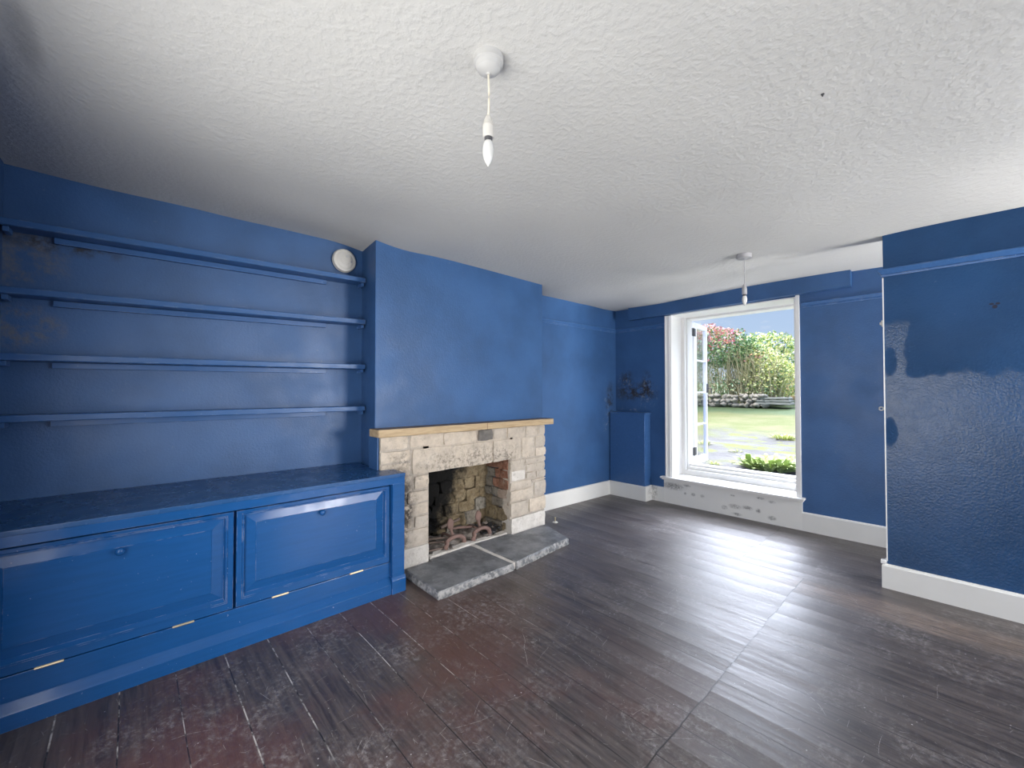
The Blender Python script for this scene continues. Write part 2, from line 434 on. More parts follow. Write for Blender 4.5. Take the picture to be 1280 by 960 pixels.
c = t.mix(t.math('MULTIPLY', t.math('MULTIPLY', t.mr(sz, .8, .3), t.mr(t.noise(30, detail=5), .40, .58)), .8), c, (.38, .37, .36))
M['slate'] = t.out(c, t.mr(t.noise(12), .3, .7, .42, .62), t.bump(t.noise(22, detail=8, rough=.7), .35, .008))
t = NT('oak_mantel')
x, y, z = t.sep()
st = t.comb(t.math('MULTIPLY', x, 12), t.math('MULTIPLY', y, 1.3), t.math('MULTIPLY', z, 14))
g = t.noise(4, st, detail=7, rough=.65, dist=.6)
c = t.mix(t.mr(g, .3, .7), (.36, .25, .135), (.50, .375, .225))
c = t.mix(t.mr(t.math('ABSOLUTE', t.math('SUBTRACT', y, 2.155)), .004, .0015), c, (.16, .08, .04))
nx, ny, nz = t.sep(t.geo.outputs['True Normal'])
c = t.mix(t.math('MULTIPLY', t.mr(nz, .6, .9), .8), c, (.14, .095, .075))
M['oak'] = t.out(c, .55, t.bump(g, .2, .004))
t = NT('window_glass'); M['glass'] = t.out((.95, .97, .97), .02, None, Transmission_Weight=1.0, IOR=1.05, Alpha=.35)

# exterior
def leafmat(name, cols, trans=.0):
    t = NT(name)
    ri = t.geo.outputs['Random Per Island']
    stops = [(i/(len(cols)-1), c) for i, c in enumerate(cols)]
    return t.out(t.ramp(ri, stops), .6)
M['ivy'] = leafmat('creeper_leaves', [(0.088, 0.176, 0.088), (0.137, 0.273, 0.117), (0.215, 0.370, 0.166), (0.312, 0.468, 0.195), (0.663, 0.195, 0.176), (0.819, 0.332, 0.312), (0.585, 0.176, 0.312)])
M['ivy_green'] = leafmat('ivy_leaves', [(0.078, 0.166, 0.088), (0.146, 0.273, 0.137), (0.254, 0.390, 0.195), (0.370, 0.507, 0.273)])
M['ivy_red'] = leafmat('red_creeper_leaves', [(0.598, 0.260, 0.234), (0.676, 0.416, 0.390), (0.520, 0.260, 0.351), (0.650, 0.494, 0.494), (0.286, 0.351, 0.156)])
M['shrub'] = leafmat('yellow_green_leaves', [(0.273, 0.332, 0.098), (0.585, 0.643, 0.234), (0.850, 0.850, 0.390), (0.850, 0.850, 0.507), (0.390, 0.507, 0.176), (0.850, 0.850, 0.702)])
M['stems'] = leafmat('dry_stems', [(0.195, 0.186, 0.117), (0.390, 0.370, 0.234), (0.585, 0.527, 0.370), (0.254, 0.293, 0.137)])
M['plant'] = leafmat('broad_leaves', [(.20, .28, .08), (.33, .42, .14), (.47, .55, .24), (.26, .34, .11)])
M['tuft'] = leafmat('grass_blades', [(.24, .31, .055), (.40, .45, .10), (.48, .52, .16)])
M['bark'] = plain('bark', (.13, .10, .075), .9, .3, .6, 40)
M['rubble'] = stone_mat('grey_rubble', (.17, .165, .155), (.30, .29, .275), False, .2)
M['timber'] = plain('buff_fence_timber', (.50, .38, .25), .85, .12)
M['slab'] = plain('grey_slab', (.24, .25, .25), .8, .25, .3)
t = NT('garden_ground')
x, y, z = t.sep()
w = t.math('ADD', y, t.math('MULTIPLY', t.math('SUBTRACT', t.noise(.9, detail=6, rough=.65), .5), 4.2))
stretch = t.comb(t.math('MULTIPLY', x, .55), y, 0)
pv = t.mix(t.mr(t.noise(2.6, stretch, detail=8, rough=.7), .36, .64), (.075, .073, .076), (.125, .12, .122))
gr = t.mix(t.mr(t.noise(1.7, stretch, detail=8, rough=.7), .36, .66), (.095, .115, .026), (.15, .147, .065))
moss = t.mr(t.noise(2.2, t.vmath('ADD', stretch, (4.4, 1.3, 0)), detail=6, rough=.65), .50, .57)
moss = t.math('MULTIPLY', moss, t.mr(y, 6.9, 7.6))
c = t.mix(moss, pv, (.125, .137, .03))
c = t.mix(t.mr(w, 8.9, 10.2), c, gr)
c = t.mix(t.mr(t.math('ADD', y, t.math('MULTIPLY', t.noise(2), .8)), 12.3, 13.0), c, t.mix(t.noise(9, detail=6), (.042, .08, .034), (.085, .125, .055)))
c = t.mix(.16, c, (0, 0, 0))
c = t.mix(t.mr(y, 6.15, 6.35, 1, 0), c, t.mix(t.noise(5, detail=7), (.42, .39, .33), (.56, .53, .46)))     # pale strip added out of view to bounce light onto the ceiling
M['ground'] = t.out(c, .95, t.bump(t.noise(14, detail=7, rough=.7), .6, .04))

# ------------------------------------------------------------------ the room
# plan: camera stands over (0,0). Chimney wall runs along y, window wall at y = 4.65
YB = -.46            # wall behind the camera
XR = 4.60            # wall on the right
YW = 4.65
HT = 2.62            # top of the walls, above the ceiling
bm = BM(); box(bm, -3.6, XR+.3, YB-.3, YW+.5, -.12, 0); struct('floor', bm, M['floor'])

def ceil_z(x, y):
    z = 2.345 + .022*noise.noise(Vector((x*.8, y*.8, 3.7))) + .008*noise.noise(Vector((x*2.3, y*2.3, 1.2)))
    k = min(1, max(0, (-1.7-x)/1.45))
    q = min(1, max(0, (1.6-y)/.6)); q = q*q*(3-2*q); z += .066*k*q                         # rises over the shelves
    z += .005*math.exp(-((y-3.9)/.25)**2)*math.sin(x*2.1)                  # sagging plaster by the window
    return z
bm = BM(); nx, ny = 120, 92
X0, X1, Y0, Y1 = -3.6, XR+.3, YB-.3, YW+.12
g = [[bm.verts.new((X0+(X1-X0)*i/nx, Y0+(Y1-Y0)*j/ny, ceil_z(X0+(X1-X0)*i/nx, Y0+(Y1-Y0)*j/ny))) for j in range(ny+1)] for i in range(nx+1)]
top = [[bm.verts.new((X0+(X1-X0)*i/nx, Y0+(Y1-Y0)*j/ny, 2.62)) for j in (0, ny)] for i in (0, nx)]
for i in range(nx):
    for j in range(ny): bm.faces.new((g[i][j], g[i][j+1], g[i+1][j+1], g[i+1][j]))
bm.faces.new((top[0][0], top[1][0], top[1][1], top[0][1]))
bm.faces.new([g[i][0] for i in range(nx+1)] + [top[1][0], top[0][0]])
bm.faces.new([g[i][ny] for i in range(nx+1)] + [top[1][1], top[0][1]])
bm.faces.new([g[0][j] for j in range(ny+1)] + [top[0][1], top[0][0]])
bm.faces.new([g[nx][j] for j in range(ny+1)] + [top[1][1], top[1][0]])
struct('ceiling', bm, M['ceiling'], smooth=True, angle=40)

def ax(y): return -3.10 - .04*(1.3-y)          # alcove back wall, a little out of square
bm = BM(); prism(bm, [(ax(YB-.1), YB-.1), (ax(1.42), 1.42), (-3.6, 1.42), (-3.6, YB-.1)], 0, HT, 'z'); struct('wall_left_alcove', bm, M['wall_alcove'])
# chimney breast: cheeks left and right of the firebox, solid above
YS0, YS1, XB = 1.262, 2.97, -2.77
bm = BM()
prism(bm, [(XB, YS0), (XB, 1.62), (-3.5, 1.62), (-3.5, 1.325), (-3.09, 1.305)], 0, .80, 'z')
box(bm, -3.5, XB, 2.50, YS1, 0, .80)
box(bm, -2.82, -2.689, 1.244, 1.2545, 0, .986)                  # plaster return beside the stone
prism(bm, [(XB, YS0), (XB, YS1), (-3.5, YS1), (-3.5, 1.325), (-3.09, 1.305)], .80, HT, 'z', bev=.006)
struct('wall_chimney_breast', bm, M['wall'])
bm = BM(); prism(bm, [(-3.115, 2.9), (-3.03, 4.75), (-3.6, 4.75), (-3.6, 2.9)], 0, HT, 'z'); struct('wall_left_far', bm, M['wall_far'])
# window wall with its opening
WX0, WX1, WZ0, WZ1, WY1 = -2.29, -1.05, .285, 2.195, 5.14
bm = BM()
box(bm, -3.6, WX0, YW, WY1, 0, HT); box(bm, WX1, XR+.3, YW, WY1, 0, HT)
box(bm, WX0, WX1, YW, WY1, 0, WZ0); box(bm, WX0, WX1, YW, WY1, WZ1, HT)
struct('wall_window', bm, M['wall_window'])
bm = BM(); box(bm, -.34, XR+.3, 3.71, 3.84, 0, HT, .003); struct('wall_partition', bm, M['pillar'])
# the nook behind the partition ends in a window of its own
NX, NY0, NY1, NZ0, NZ1 = 1.70, 3.90, 4.60, .30, 2.15
bm = BM(); box(bm, NX, NX+.25, 3.84, NY0, 0, HT); box(bm, NX, NX+.25, NY1, YW, 0, HT); box(bm, NX, NX+.25, NY0, NY1, 0, NZ0); box(bm, NX, NX+.25, NY0, NY1, NZ1, HT)
struct('wall_nook', bm, M['wall'])
w4 = bpy.data.objects.new('window_4', None); C.objects.link(w4); w4.location = (NX+.15, (NY0+NY1)/2, NZ0); w4['kind'] = 'structure'
bm = BM()
for a in (NY0, NY1-.06): box(bm, NX+.12, NX+.18, a, a+.06, NZ0, NZ1, .003)
for a in (NZ0, (NZ0+NZ1)/2-.03, NZ1-.06): box(bm, NX+.12, NX+.18, NY0, NY1, a, a+.06, .003)
obj('window_frame', bm, M['white'], w4)
# walls the camera has its back to, each with a window
BX0, BX1, BZ0, BZ1 = -1.70, .32, .30, 1.85
bm = BM()
box(bm, -3.6, BX0, YB-.3, YB, 0, HT); box(bm, BX1, XR+.3, YB-.3, YB, 0, HT)
box(bm, BX0, BX1, YB-.3, YB, 0, BZ0); box(bm, BX0, BX1, YB-.3, YB, BZ1, HT)
struct('wall_back', bm, M['wall'])
RY0, RY1, RZ0, RZ1 = 2.50, 3.66, .90, 2.28
bm = BM()
box(bm, XR, XR+.3, YB, RY0, 0, HT); box(bm, XR, XR+.3, RY1, 3.72, 0, HT)
box(bm, XR, XR+.3, RY0, RY1, 0, RZ0); box(bm, XR, XR+.3, RY0, RY1, RZ1, HT)
struct('wall_right', bm, M['wall'])
bm = BM(); box(bm, .62, XR+.01, YB-.02, 1.42, 0, HT); struct('wall_light_block', bm, M['wall'])   # unseen block added to keep right-window light off the alcove's left end

# skirting
def skirt(name, pts, h=.172, th=.022):
    """pts: floor line of the wall face; the board stands to the right of the walking direction"""
    bm = BM(); P = [Vector((p[0], p[1], 0)) for p in pts]; offs = []
    for i, p in enumerate(P):
        ds = []
        if i > 0: ds.append((P[i]-P[i-1]).normalized())
        if i < len(P)-1: ds.append((P[i+1]-P[i]).normalized())
        ns = [Vector((d.y, -d.x, 0)) for d in ds]
        m = sum(ns, Vector()); m.normalize(); k = 1/max(.3, m.dot(ns[0])); offs.append(m*k)
    prof = [(0, 0), (th, 0), (th, h-.012), (th-.006, h-.003), (th-.012, h), (0, h)]
    rings = [[bm.verts.new(p + o*q[0] + Vector((0, 0, q[1]))) for q in prof] for p, o in zip(P, offs)]
    for A, B in zip(rings, rings[1:]):
        for i in range(len(prof)): bm.faces.new((A[i], A[(i+1) % len(prof)], B[(i+1) % len(prof)], B[i]))
    bm.faces.new(rings[0]); bm.faces.new(rings[-1][::-1])
    return struct(name, bm, M['skirting'])
skirt('baseboard_left', [(-3.111, 2.97), (-3.036, 4.50), (-2.545, 4.50), (-2.545, YW), (-2.37, YW)])
skirt('baseboard_window', [(-1.012, YW), (NX, YW)])
skirt('baseboard_partition', [(-.34, 3.84), (-.34, 3.71), (XR-.02, 3.71)], .156, .026)
# picture rail
def rail(name, pts, z0=2.066, z1=2.118, d=.026):
    bm = BM(); P = [Vector((p[0], p[1], 0)) for p in pts]; offs = []
    for i, p in enumerate(P):
        ds = []
        if i > 0: ds.append((P[i]-P[i-1]).normalized())
        if i < len(P)-1: ds.append((P[i+1]-P[i]).normalized())
        ns = [Vector((q.y, -q.x, 0)) for q in ds]; m = sum(ns, Vector()); m.normalize(); offs.append(m/max(.3, m.dot(ns[0])))
    prof = [(0, z0), (.006, z0), (.009, z0+.010), (.006, z0+.014), (.012, z0+.022), (d*.8, z0+.036), (d, z0+.042), (d, z1-.004), (d-.006, z1), (0, z1)]
    rings = [[bm.verts.new(p + o*q[0] + Vector((0, 0, q[1]))) for q in prof] for p, o in zip(P, offs)]
    for A, B in zip(rings, rings[1:]):
        for i in range(len(prof)): bm.faces.new((A[i], A[(i+1) % len(prof)], B[(i+1) % len(prof)], B[i]))
    bm.faces.new(rings[0]); bm.faces.new(rings[-1][::-1])
    return struct(name, bm, M['shelfpaint'])
rail('trim_1', [(-3.111, 2.985), (-3.033, 4.644), (-2.36, YW)], 2.055, 2.102, .016)
rail('trim_2', [(-1.0, YW), (NX, YW)], 2.085, 2.135, .02)
rail('trim_3', [(-.34, 3.84), (-.34, 3.71), (XR-.02, 3.71)])
bm = BM()
vs = [bm.verts.new(p) for p in ((-2.80, 4.575, 2.185), (-.63, 4.575, 2.215), (-.63, YW+.01, 2.215), (-2.80, YW+.01, 2.185), (-2.80, 4.575, 2.5), (-.63, 4.575, 2.5), (-.63, YW+.01, 2.5), (-2.80, YW+.01, 2.5))]
for f in ((0,3,2,1),(4,5,6,7),(0,1,5,4),(1,2,6,5),(2,3,7,6),(3,0,4,7)): bm.faces.new([vs[i] for i in f])
struct('trim_4', bm, M['wall'])                                            # boxed beam over the window
# bare white corner bead on the partition
bm = BM(); prism(bm, [(-.3440, 3.7070), (-.3375, 3.7070), (-.3375, 3.7095), (-.3405, 3.7095), (-.3405, 3.73), (-.3440, 3.73)], .175, 2.06, 'z')
struct('trim_5', bm, M['white'])
bm = BM(); box(bm, -.372, -.346, 3.69, 3.73, .1565, .178, .003); struct('trim_6', bm, M['white'])

# ------------------------------------------------------------------ the window
win = bpy.data.objects.new('window_1', None); C.objects.link(win); win.location = (-1.67, YW, WZ0); win['kind'] = 'structure'
bm = BM()
box(bm, WX0-.062, WX0-.001, YW-.018, YW+.004, .30, 2.185, .003); box(bm, WX0-.062, WX0-.045, YW-.026, YW+.004, .30, 2.185, .003)
box(bm, WX1+.001, WX1+.032, YW-.018, YW+.004, .30, 2.21, .003)
obj('architrave', bm, M['white'], win)
bm = BM()
box(bm, WX0-.002, WX0+.012, YW-.01, 4.915, .30, 2.19, .001); box(bm, WX1-.012, WX1+.002, YW-.01, 4.915, .30, 2.19, .001)
box(bm, WX0, WX1, YW-.01, 5.14, 2.186, 2.197)
obj('reveal_lining', bm, M['white'], win)
bm = BM()
for (a, b) in ((WX0, WX0+.05), (WX1-.05, WX1)):
    box(bm, a, b, 4.90, 5.12, .30, 2.187, .003)
box(bm, WX0+.035, WX0+.062, 4.95, 5.08, .30, 2.187, .003); box(bm, WX1-.062, WX1-.035, 4.95, 5.08, .30, 2.187, .003)
box(bm, WX0+.03, WX1-.03, 4.905, 5.12, .30, .365, .004); box(bm, WX0+.03, WX1-.03, 4.945, 5.11, .36, .40, .004); box(bm, WX0+.03, WX1-.03, 4.985, 5.09, .395, .425, .004)
box(bm, WX0+.03, WX1-.03, 4.95, 5.12, 2.165, 2.187, .003)
obj('window_frame', bm, M['white'], win)
bm = BM(); box(bm, -2.402, -.988, 4.585, 4.95, .284, .305, .006); box(bm, -2.39, -1.0, 4.607, 4.66, .268, .288, .004)
obj('window_sill', bm, M['white'], win)
bm = BM(); box(bm, -2.372, -1.012, 4.628, YW+.004, 0, .27); obj('apron_panel', bm, M['apron'], win)
# the left casement, standing open outwards
LW = .56
s, t0, t1 = .052, -.022, .022
L0 = Vector((-2.268, 5.175, 0))
ROT = Matrix.Translation((-2.268, 5.175, 0)) @ Matrix.Rotation(R(6.5), 4, 'Z') @ Matrix.Translation((2.268, -5.175, 0))
def lobj(name, bm, m, parent): bm.transform(ROT); return obj(name, bm, m, parent)
def leafbox(bm, y0, y1, z0, z1, a=t0, b=t1, bev=.003): box(bm, L0.x+a, L0.x+b, L0.y+y0, L0.y+y1, z0, z1, bev)
bm = BM(); leafbox(bm, 0, .115, .375, 2.165); leafbox(bm, LW-.055, LW, .375, 2.165)
leafbox(bm, .05, LW-.05, .375, .465); leafbox(bm, .05, LW-.05, 2.105, 2.165)
leaf = lobj('casement_leaf', bm, M['white'], win)
for k in range(1, 4):
    z = .465 + (2.105-.465)*k/4
    bm = BM(); leafbox(bm, .045, LW-.045, z-.011, z+.011, -.016, .016, .002); lobj('glazing_bar', bm, M['white'], leaf)
bm = BM(); leafbox(bm, .045, LW-.045, .455, 2.11, -.003, .003, 0); lobj('glass', bm, M['glass'], leaf)
for z in (2.035, .555):
    bm = BM(); box(bm, L0.x+.018, L0.x+.030, 5.105, 5.215, z-.048, z+.048, .002); tube(bm, [(L0.x+.030, 5.15, z-.052), (L0.x+.030, 5.15, z+.052)], .008)
    obj('hinge', bm, M['dark_metal'], leaf)
bm = BM(); box(bm, L0.x+.02, L0.x+.04, L0.y+LW-.045, L0.y+LW-.015, 1.28, 1.40, .003); tube(bm, [(L0.x+.04, L0.y+LW-.03, 1.34), (L0.x+.075, L0.y+LW-.03, 1.34), (L0.x+.08, L0.y+LW-.03, 1.27)], .007)
lobj('casement_fastener', bm, M['dark_metal'], leaf)
# the windows behind and to the right of the camera
w2 = bpy.data.objects.new('window_2', None); C.objects.link(w2); w2.location = ((BX0+BX1)/2, YB-.15, BZ0); w2['kind'] = 'structure'
bm = BM()
for a in (BX0, (BX0+BX1)/2-.03, BX1-.06): box(bm, a, a+.06, YB-.20, YB-.13, BZ0, BZ1, .003)
for a in (BZ0, BZ1-.06): box(bm, BX0, BX1, YB-.20, YB-.13, a, a+.06, .003)
obj('window_frame', bm, M['white'], w2)
w3 = bpy.data.objects.new('window_3', None); C.objects.link(w3); w3.location = (XR+.15, (RY0+RY1)/2, RZ0); w3['kind'] = 'structure'
bm = BM()
for a in (RY0, (RY0+RY1)/2-.03, RY1-.06): box(bm, XR+.13, XR+.20, a, a+.06, RZ0, RZ1, .003)
for a in (RZ0, RZ1-.06): box(bm, XR+.13, XR+.20, RY0, RY1, a, a+.06, .003)
obj('window_frame', bm, M['white'], w3)

# ------------------------------------------------------------------ built-in cabinet
FX = -2.484; CY0, CY1 = YB+.004, 1.34
cab = thing('built_in_cabinet', (-2.75, .42, 0), 'long low blue painted built-in cabinet below the four wall shelves', 'cabinet')
bm = BM()
def aw(y): return ax(y)+.002
# carcass body set back behind the doors, with the end standing in front of the stone
prism(bm, [(-2.545, CY0), (-2.545, CY1-.012), (-2.655, CY1-.012), (-2.655, 1.245), (-2.76, 1.245), (aw(1.28), 1.28), (aw(CY0), CY0)], .0, .70, 'z')
obj('carcass', bm, M['joinery'], cab)
bm = BM()
prism(bm, [(FX+.003, CY0), (FX+.003, CY1+.004), (-2.652, CY1+.004), (-2.652, 1.247), (-2.765, 1.25), (aw(1.292), 1.292), (aw(CY0), CY0)], .742, .765, 'z', bev=.004)
obj('worktop', bm, M['worktop'], cab)
bm = BM(); box(bm, FX-.022, FX, CY0, CY1, .700, .7445, .002); obj('top_rail', bm, M['joinery'], cab)
bm = BM(); box(bm, -2.65, FX, 1.256, CY1, .10, .702, .003); prism(bm, [(-2.65, 0), (FX+.010, 0), (FX+.010, .085), (FX, .105), (-2.65, .105)], 1.25, CY1+.006, 'y', bev=.002)
obj('end_post', bm, M['joinery'], cab)
bm = BM(); box(bm, -2.54, FX-.032, CY0, 1.256, .02, .195, .002); obj('bottom_rail', bm, M['joinery'], cab)
bm = BM(); prism(bm, [(-2.53, 0), (FX, 0), (FX, .062), (FX-.003, .066), (FX-.030, .098), (-2.53, .105)], CY0, 1.250, 'y', bev=.0015); obj('plinth', bm, M['joinery'], cab)
def cabinet_door(y0, y1):
    z0, z1, fx = .200, .688, FX-.029
    rings = []
    def ring(l, r, b, tp, x): rings.append([(x, y0+l, z0+b), (x, y1-r, z0+b), (x, y1-r, z1-tp), (x, y0+l, z1-tp)])
    ring(0, 0, 0, 0, fx-.018); ring(0, 0, 0, 0, fx-.002); ring(.002, .002, .002, .002, fx)
    ring(.024, .026, .036, .016, fx); ring(.026, .028, .038, .018, fx+.006); ring(.032, .034, .046, .023, fx+.006)   # raised bead
    ring(.036, .040, .060, .028, fx-.012); ring(.038, .042, .062, .030, fx-.012)
    ring(.085, .090, .105, .072, fx-.003); ring(.087, .092, .107, .074, fx-.001)                                       # fielded panel
    bm = BM(); V = [[bm.verts.new(p) for p in r] for r in rings]
    for A, B in zip(V, V[1:]):
        for i in range(4): bm.faces.new((A[i], A[(i+1) % 4], B[(i+1) % 4], B[i]))
    bm.faces.new(V[-1]); bm.faces.new(V[0][::-1])
    d = obj('door', bm, M['joinery'], cab)
    return d
for (y0, y1, ky, kz, hs) in ((-.432, .402, -.018, .603, (-.221, .205)), (.414, 1.250, .827, .604, (.617, 1.034))):
    d = cabinet_door(y0, y1)
    kx = FX-.030
    bm = BM(); lathe(bm, [(.0001, .0), (.011, .0), (.009, .006), (.0075, .012), (.012, .016), (.0165, .022), (.0165, .028), (.012, .034), (.006, .0365), (.0001, .037)], (kx, ky, kz), 24, 'x')
    obj('knob', bm, M['joinery'], d, smooth=True)
    for hy in hs:
        bm = BM(); box(bm, FX-.04, FX-.0245, hy-.04, hy+.04, .1925, .2015, .001); tube(bm, [(FX-.0255, hy-.04, .197), (FX-.0255, hy+.04, .197)], .0035)
        h = obj('hinge', bm, M['brass'], d); h['label'] = 'worn brass hinge strip'

# ------------------------------------------------------------------ shelves
LEN = 1.283 - (YB+.012)
def make_shelf():
    root = thing('wall_shelf', (0, 0, 0), '', 'shelf', 'blue wall shelves in the alcove')
    bm = BM()   # local: wall plane x=0, right end y=0, top z=0
    n = 22; sec = [(.003, -.034), (.122, -.034), (.126, -.030), (.126, -.004), (.122, 0), (.003, 0)]
    rings = []
    for i in range(n+1):
        y = -LEN + LEN*i/n
        w = .0015*noise.noise(Vector((y*3, 0, 7)))
        rings.append([bm.verts.new((p[0], y, p[1]+w)) for p in sec])
    for A, B in zip(rings, rings[1:]):
        for i in range(6): bm.faces.new((A[i], A[(i+1) % 6], B[(i+1) % 6], B[i]))
    bm.faces.new(rings[0]); bm.faces.new(rings[-1][::-1])
    obj('board', bm, M['shelfpaint'], root, local=True)
    bm = BM(); box(bm, .002, .024, -LEN+.16, -.245, -.066, -.0355, .002); obj('back_batten', bm, M['shelfpaint'], root, local=True)
    for yy in (-LEN+.004, -.024):
        bm = BM(); box(bm, .026, .105, yy, yy+.020, -.060, -.0355, .002); obj('end_batten', bm, M['shelfpaint'], root, local=True)
    return root
sh0 = make_shelf()
ang = math.atan(-.04)
for i, (zl, zr, lab) in enumerate(((2.120, 2.137, 'topmost of the four long blue wall shelves, just under the smoke alarm'),
                                   (1.795, 1.828, 'second blue wall shelf down from the ceiling in the alcove'),
                                   (1.480, 1.497, 'third blue wall shelf down, between second shelf and lowest shelf'),
                                   (1.186, 1.191, 'lowest of the four long blue wall shelves, above the cabinet'))):
    o = sh0 if i == 0 else copy_tree(sh0)
    o['label'] = lab
    o.location = (ax(1.283)+.003, 1.283, zr); o.rotation_euler = (math.atan2(zr-zl, 1.73), 0, ang)

# ------------------------------------------------------------------ smoke alarm
al = thing('smoke_alarm', (ax(1.165)+.001, 1.165, 2.268), 'round white smoke alarm on the blue alcove wall above the topmost shelf', 'smoke alarm')
bm = BM(); lathe(bm, [(.0001, 0), (.084, 0), (.086, .004), (.086, .010), (.082, .012)], al.location, 48, 'x'); obj('base', bm, M['plastic_old'], al, smooth=True, angle=35)
bm = BM(); lathe(bm, [(.080, .012), (.083, .015), (.083, .026), (.079, .031), (.066, .034), (.063, .032), (.060, .034), (.034, .036), (.032, .0345), (.030, .036), (.0001, .0365)], al.location, 48, 'x')
obj('cover', bm, M['plastic_old'], al, smooth=True, angle=35)
bm = BM(); lathe(bm, [(.0001, .0365), (.011, .0365), (.011, .039), (.009, .040), (.0001, .040)], (al.location.x, al.location.y+.012, al.location.z+.03), 20, 'x'); obj('test_button', bm, M['plastic'], al)
bm = BM(); box(bm, al.location.x+.034, al.location.x+.0375, al.location.y+.040, al.location.y+.050, al.location.z-.012, al.location.z+.002); obj('vent_slot', bm, M['grey_plastic'], al)

# ------------------------------------------------------------------ pendants
def pendant(x, y, z, rose, zcord, zmid, zbulb0, zend, mat, label, bend):
    p = thing('pendant_light', (x, y, z), label, 'pendant light', 'bare bulb ceiling pendants')
    bm = BM(); lathe(bm, [(r, z-h) for r, h in rose], (x, y, 0), 40); obj('ceiling_rose', bm, mat, p, smooth=True, angle=32)
    zr = z - rose[-1][1]
    bm = BM(); n = 12
    tube(bm, [(x+bend*math.sin(math.pi*i/n), y, zr+.004+(zcord-.01-zr)*i/n) for i in range(n+1)], .0032, 8); obj('cord', bm, M['cord'] if mat is M['plastic'] else M['grey_plastic'], p, smooth=True)
    bm = BM(); H = zcord-zmid
    lathe(bm, [(.004, zcord), (.008, zcord-.002), (.0125, zcord-.3*H), (.0165, zcord-.62*H), (.0175, zcord-.66*H), (.0175, zcord-.69*H)], (x, y, 0), 28)
    lathe(bm, [(.0155, zcord-.66*H), (.0155, zcord-.74*H)], (x, y, 0), 28)
    lathe(bm, [(.0165, zcord-.72*H), (.0175, zcord-.73*H), (.0175, zmid-.022), (.015, zmid-.024)], (x, y, 0), 28)
    obj('lamp_holder', bm, M['plastic_old'] if mat is M['plastic'] else M['grey_plastic'], p, smooth=True, angle=35)
    bm = BM(); lathe(bm, [(.0125, zmid-.018), (.0125, zbulb0-.012)], (x, y, 0), 24); c = obj('bulb_cap', bm, M['dark_metal'], p)
    bm = BM(); L = zbulb0-.008-zend
    prof = [(.0115, 0), (.0145, .10), (.0168, .24), (.0178, .38), (.0172, .52), (.0150, .66), (.0115, .79), (.0070, .90), (.0032, .965), (.0001, 1.0)]
    lathe(bm, [(r, zbulb0-.008-h*L) for r, h in prof], (x, y, 0), 28); obj('bulb', bm, M['bulb'], p, smooth=True)
    return p
z1 = ceil_z(-.985, .812)+.002
pendant(-.985, .812, z1, [(.047, 0), (.047, .012), (.0465, .022), (.040, .026), (.036, .040), (.024, .050), (.008, .053), (.005, .056)], 2.157, 2.112, 2.086, 1.997, M['plastic'], 'nearer white ceiling pendant with bare candle bulb, above the hearth side of the room', .003)
z2 = ceil_z(-1.105, 3.44)+.002
pendant(-1.105, 3.44, z2, [(.051, 0), (.052, .010), (.051, .030), (.046, .034), (.012, .036), (.006, .040)], 2.118, 2.062, 2.036, 1.952, M['grey_plastic'], 'farther small grey ceiling pendant hanging in front of the window', .002)
hk = BM(); zc = ceil_z(-.312, 1.768); lathe(hk, [(.0055, zc+.003), (.0055, zc-.002), (.0025, zc-.003), (.0025, zc-.008), (.0001, zc-.009)], (-.312, 1.768, 0), 12)
tag(obj('ceiling_nail', hk, M['dark_metal']), 'tiny dark nail head in the white ceiling towards the right', 'nail')

# ------------------------------------------------------------------ fireplace
SX = -2.68
fp = thing('fireplace', (-2.70, 2.09, 0), 'pale stone fireplace with oak mantel and grey slate hearth', 'fireplace')
bm = BM(); sd = 1
box(bm, XB-.02, SX-.013, 1.264, 1.648, .0, .985, 0, 1); box(bm, XB-.02, SX-.013, 2.470, 2.910, .0, .985, 0, 1); box(bm, XB-.02, SX-.013, 1.60, 2.5, .706, .985, 0, 1)
def st(y0, y1, z0, z1, mi=0, out=0.0, xb=XB-.03, ro=.005):
    global sd; sd += 1
    j = .0055
    stone(bm, (xb, y0+j, z0+j), (SX+out, y1-j, z1-j), 'x', ro, sd, mi)
ys = [1.257, 1.483, 1.767, 2.099, 2.27, 2.425, 2.65, 2.818, 2.928]
for i, (a, b) in enumerate(zip(ys, ys[1:])): st(a, b, .885, .988, 2 if i == 3 else 0, .006 if i == 3 else random.uniform(-.004, .004))
for (a, b, z0, z1) in ((1.256, 1.502, .795, .885), (1.256, 1.502, .692, .795), (1.502, 2.261, .692, .885), (2.261, 2.60, .692, .885), (2.60, 2.775, .692, .885), (2.775, 2.925, .78, .885), (2.775, 2.93, .692, .78)):
    st(a, b, z0, z1, 0, random.uniform(-.003, .003))
zs = [.185, .309, .398, .487, .581, .692]
for z0, z1 in zip(zs, zs[1:]):
    e = 1.655 + random.uniform(-.006, .006); m = random.choice((1.40, 1.46, 1.52))
    st(1.258, m, z0, z1, 0, random.uniform(-.010, .0)); st(m, e, z0, z1, 0, random.uniform(-.004, .006))
st(1.262, 1.652, 0.0, .185, 3, .004)
for (a, b, z0, z1, mi) in ((2.461, 2.64, .60, .692, 0), (2.64, 2.93, .64, .692, 0), (2.475, 2.655, .500, .598, 3), (2.655, 2.92, .565, .64, 0), (2.655, 2.79, .50, .565, 0), (2.79, 2.93, .49, .565, 0),
                          (2.461, 2.73, .425, .498, 0), (2.73, 2.92, .47, .49, 0), (2.461, 2.76, .325, .424, 0), (2.76, 2.932, .325, .47, 0), (2.461, 2.69, .185, .325, 0), (2.69, 2.922, .19, .325, 0)):
    st(a, b, z0, z1, mi, random.uniform(-.004, .006))
st(2.461, 2.912, 0.0, .188, 3, .008)
obj('stone_surround', bm, [M['stone'], M['mortar'], M['stone_black'], M['stone_white']], fp, smooth=True, angle=50)
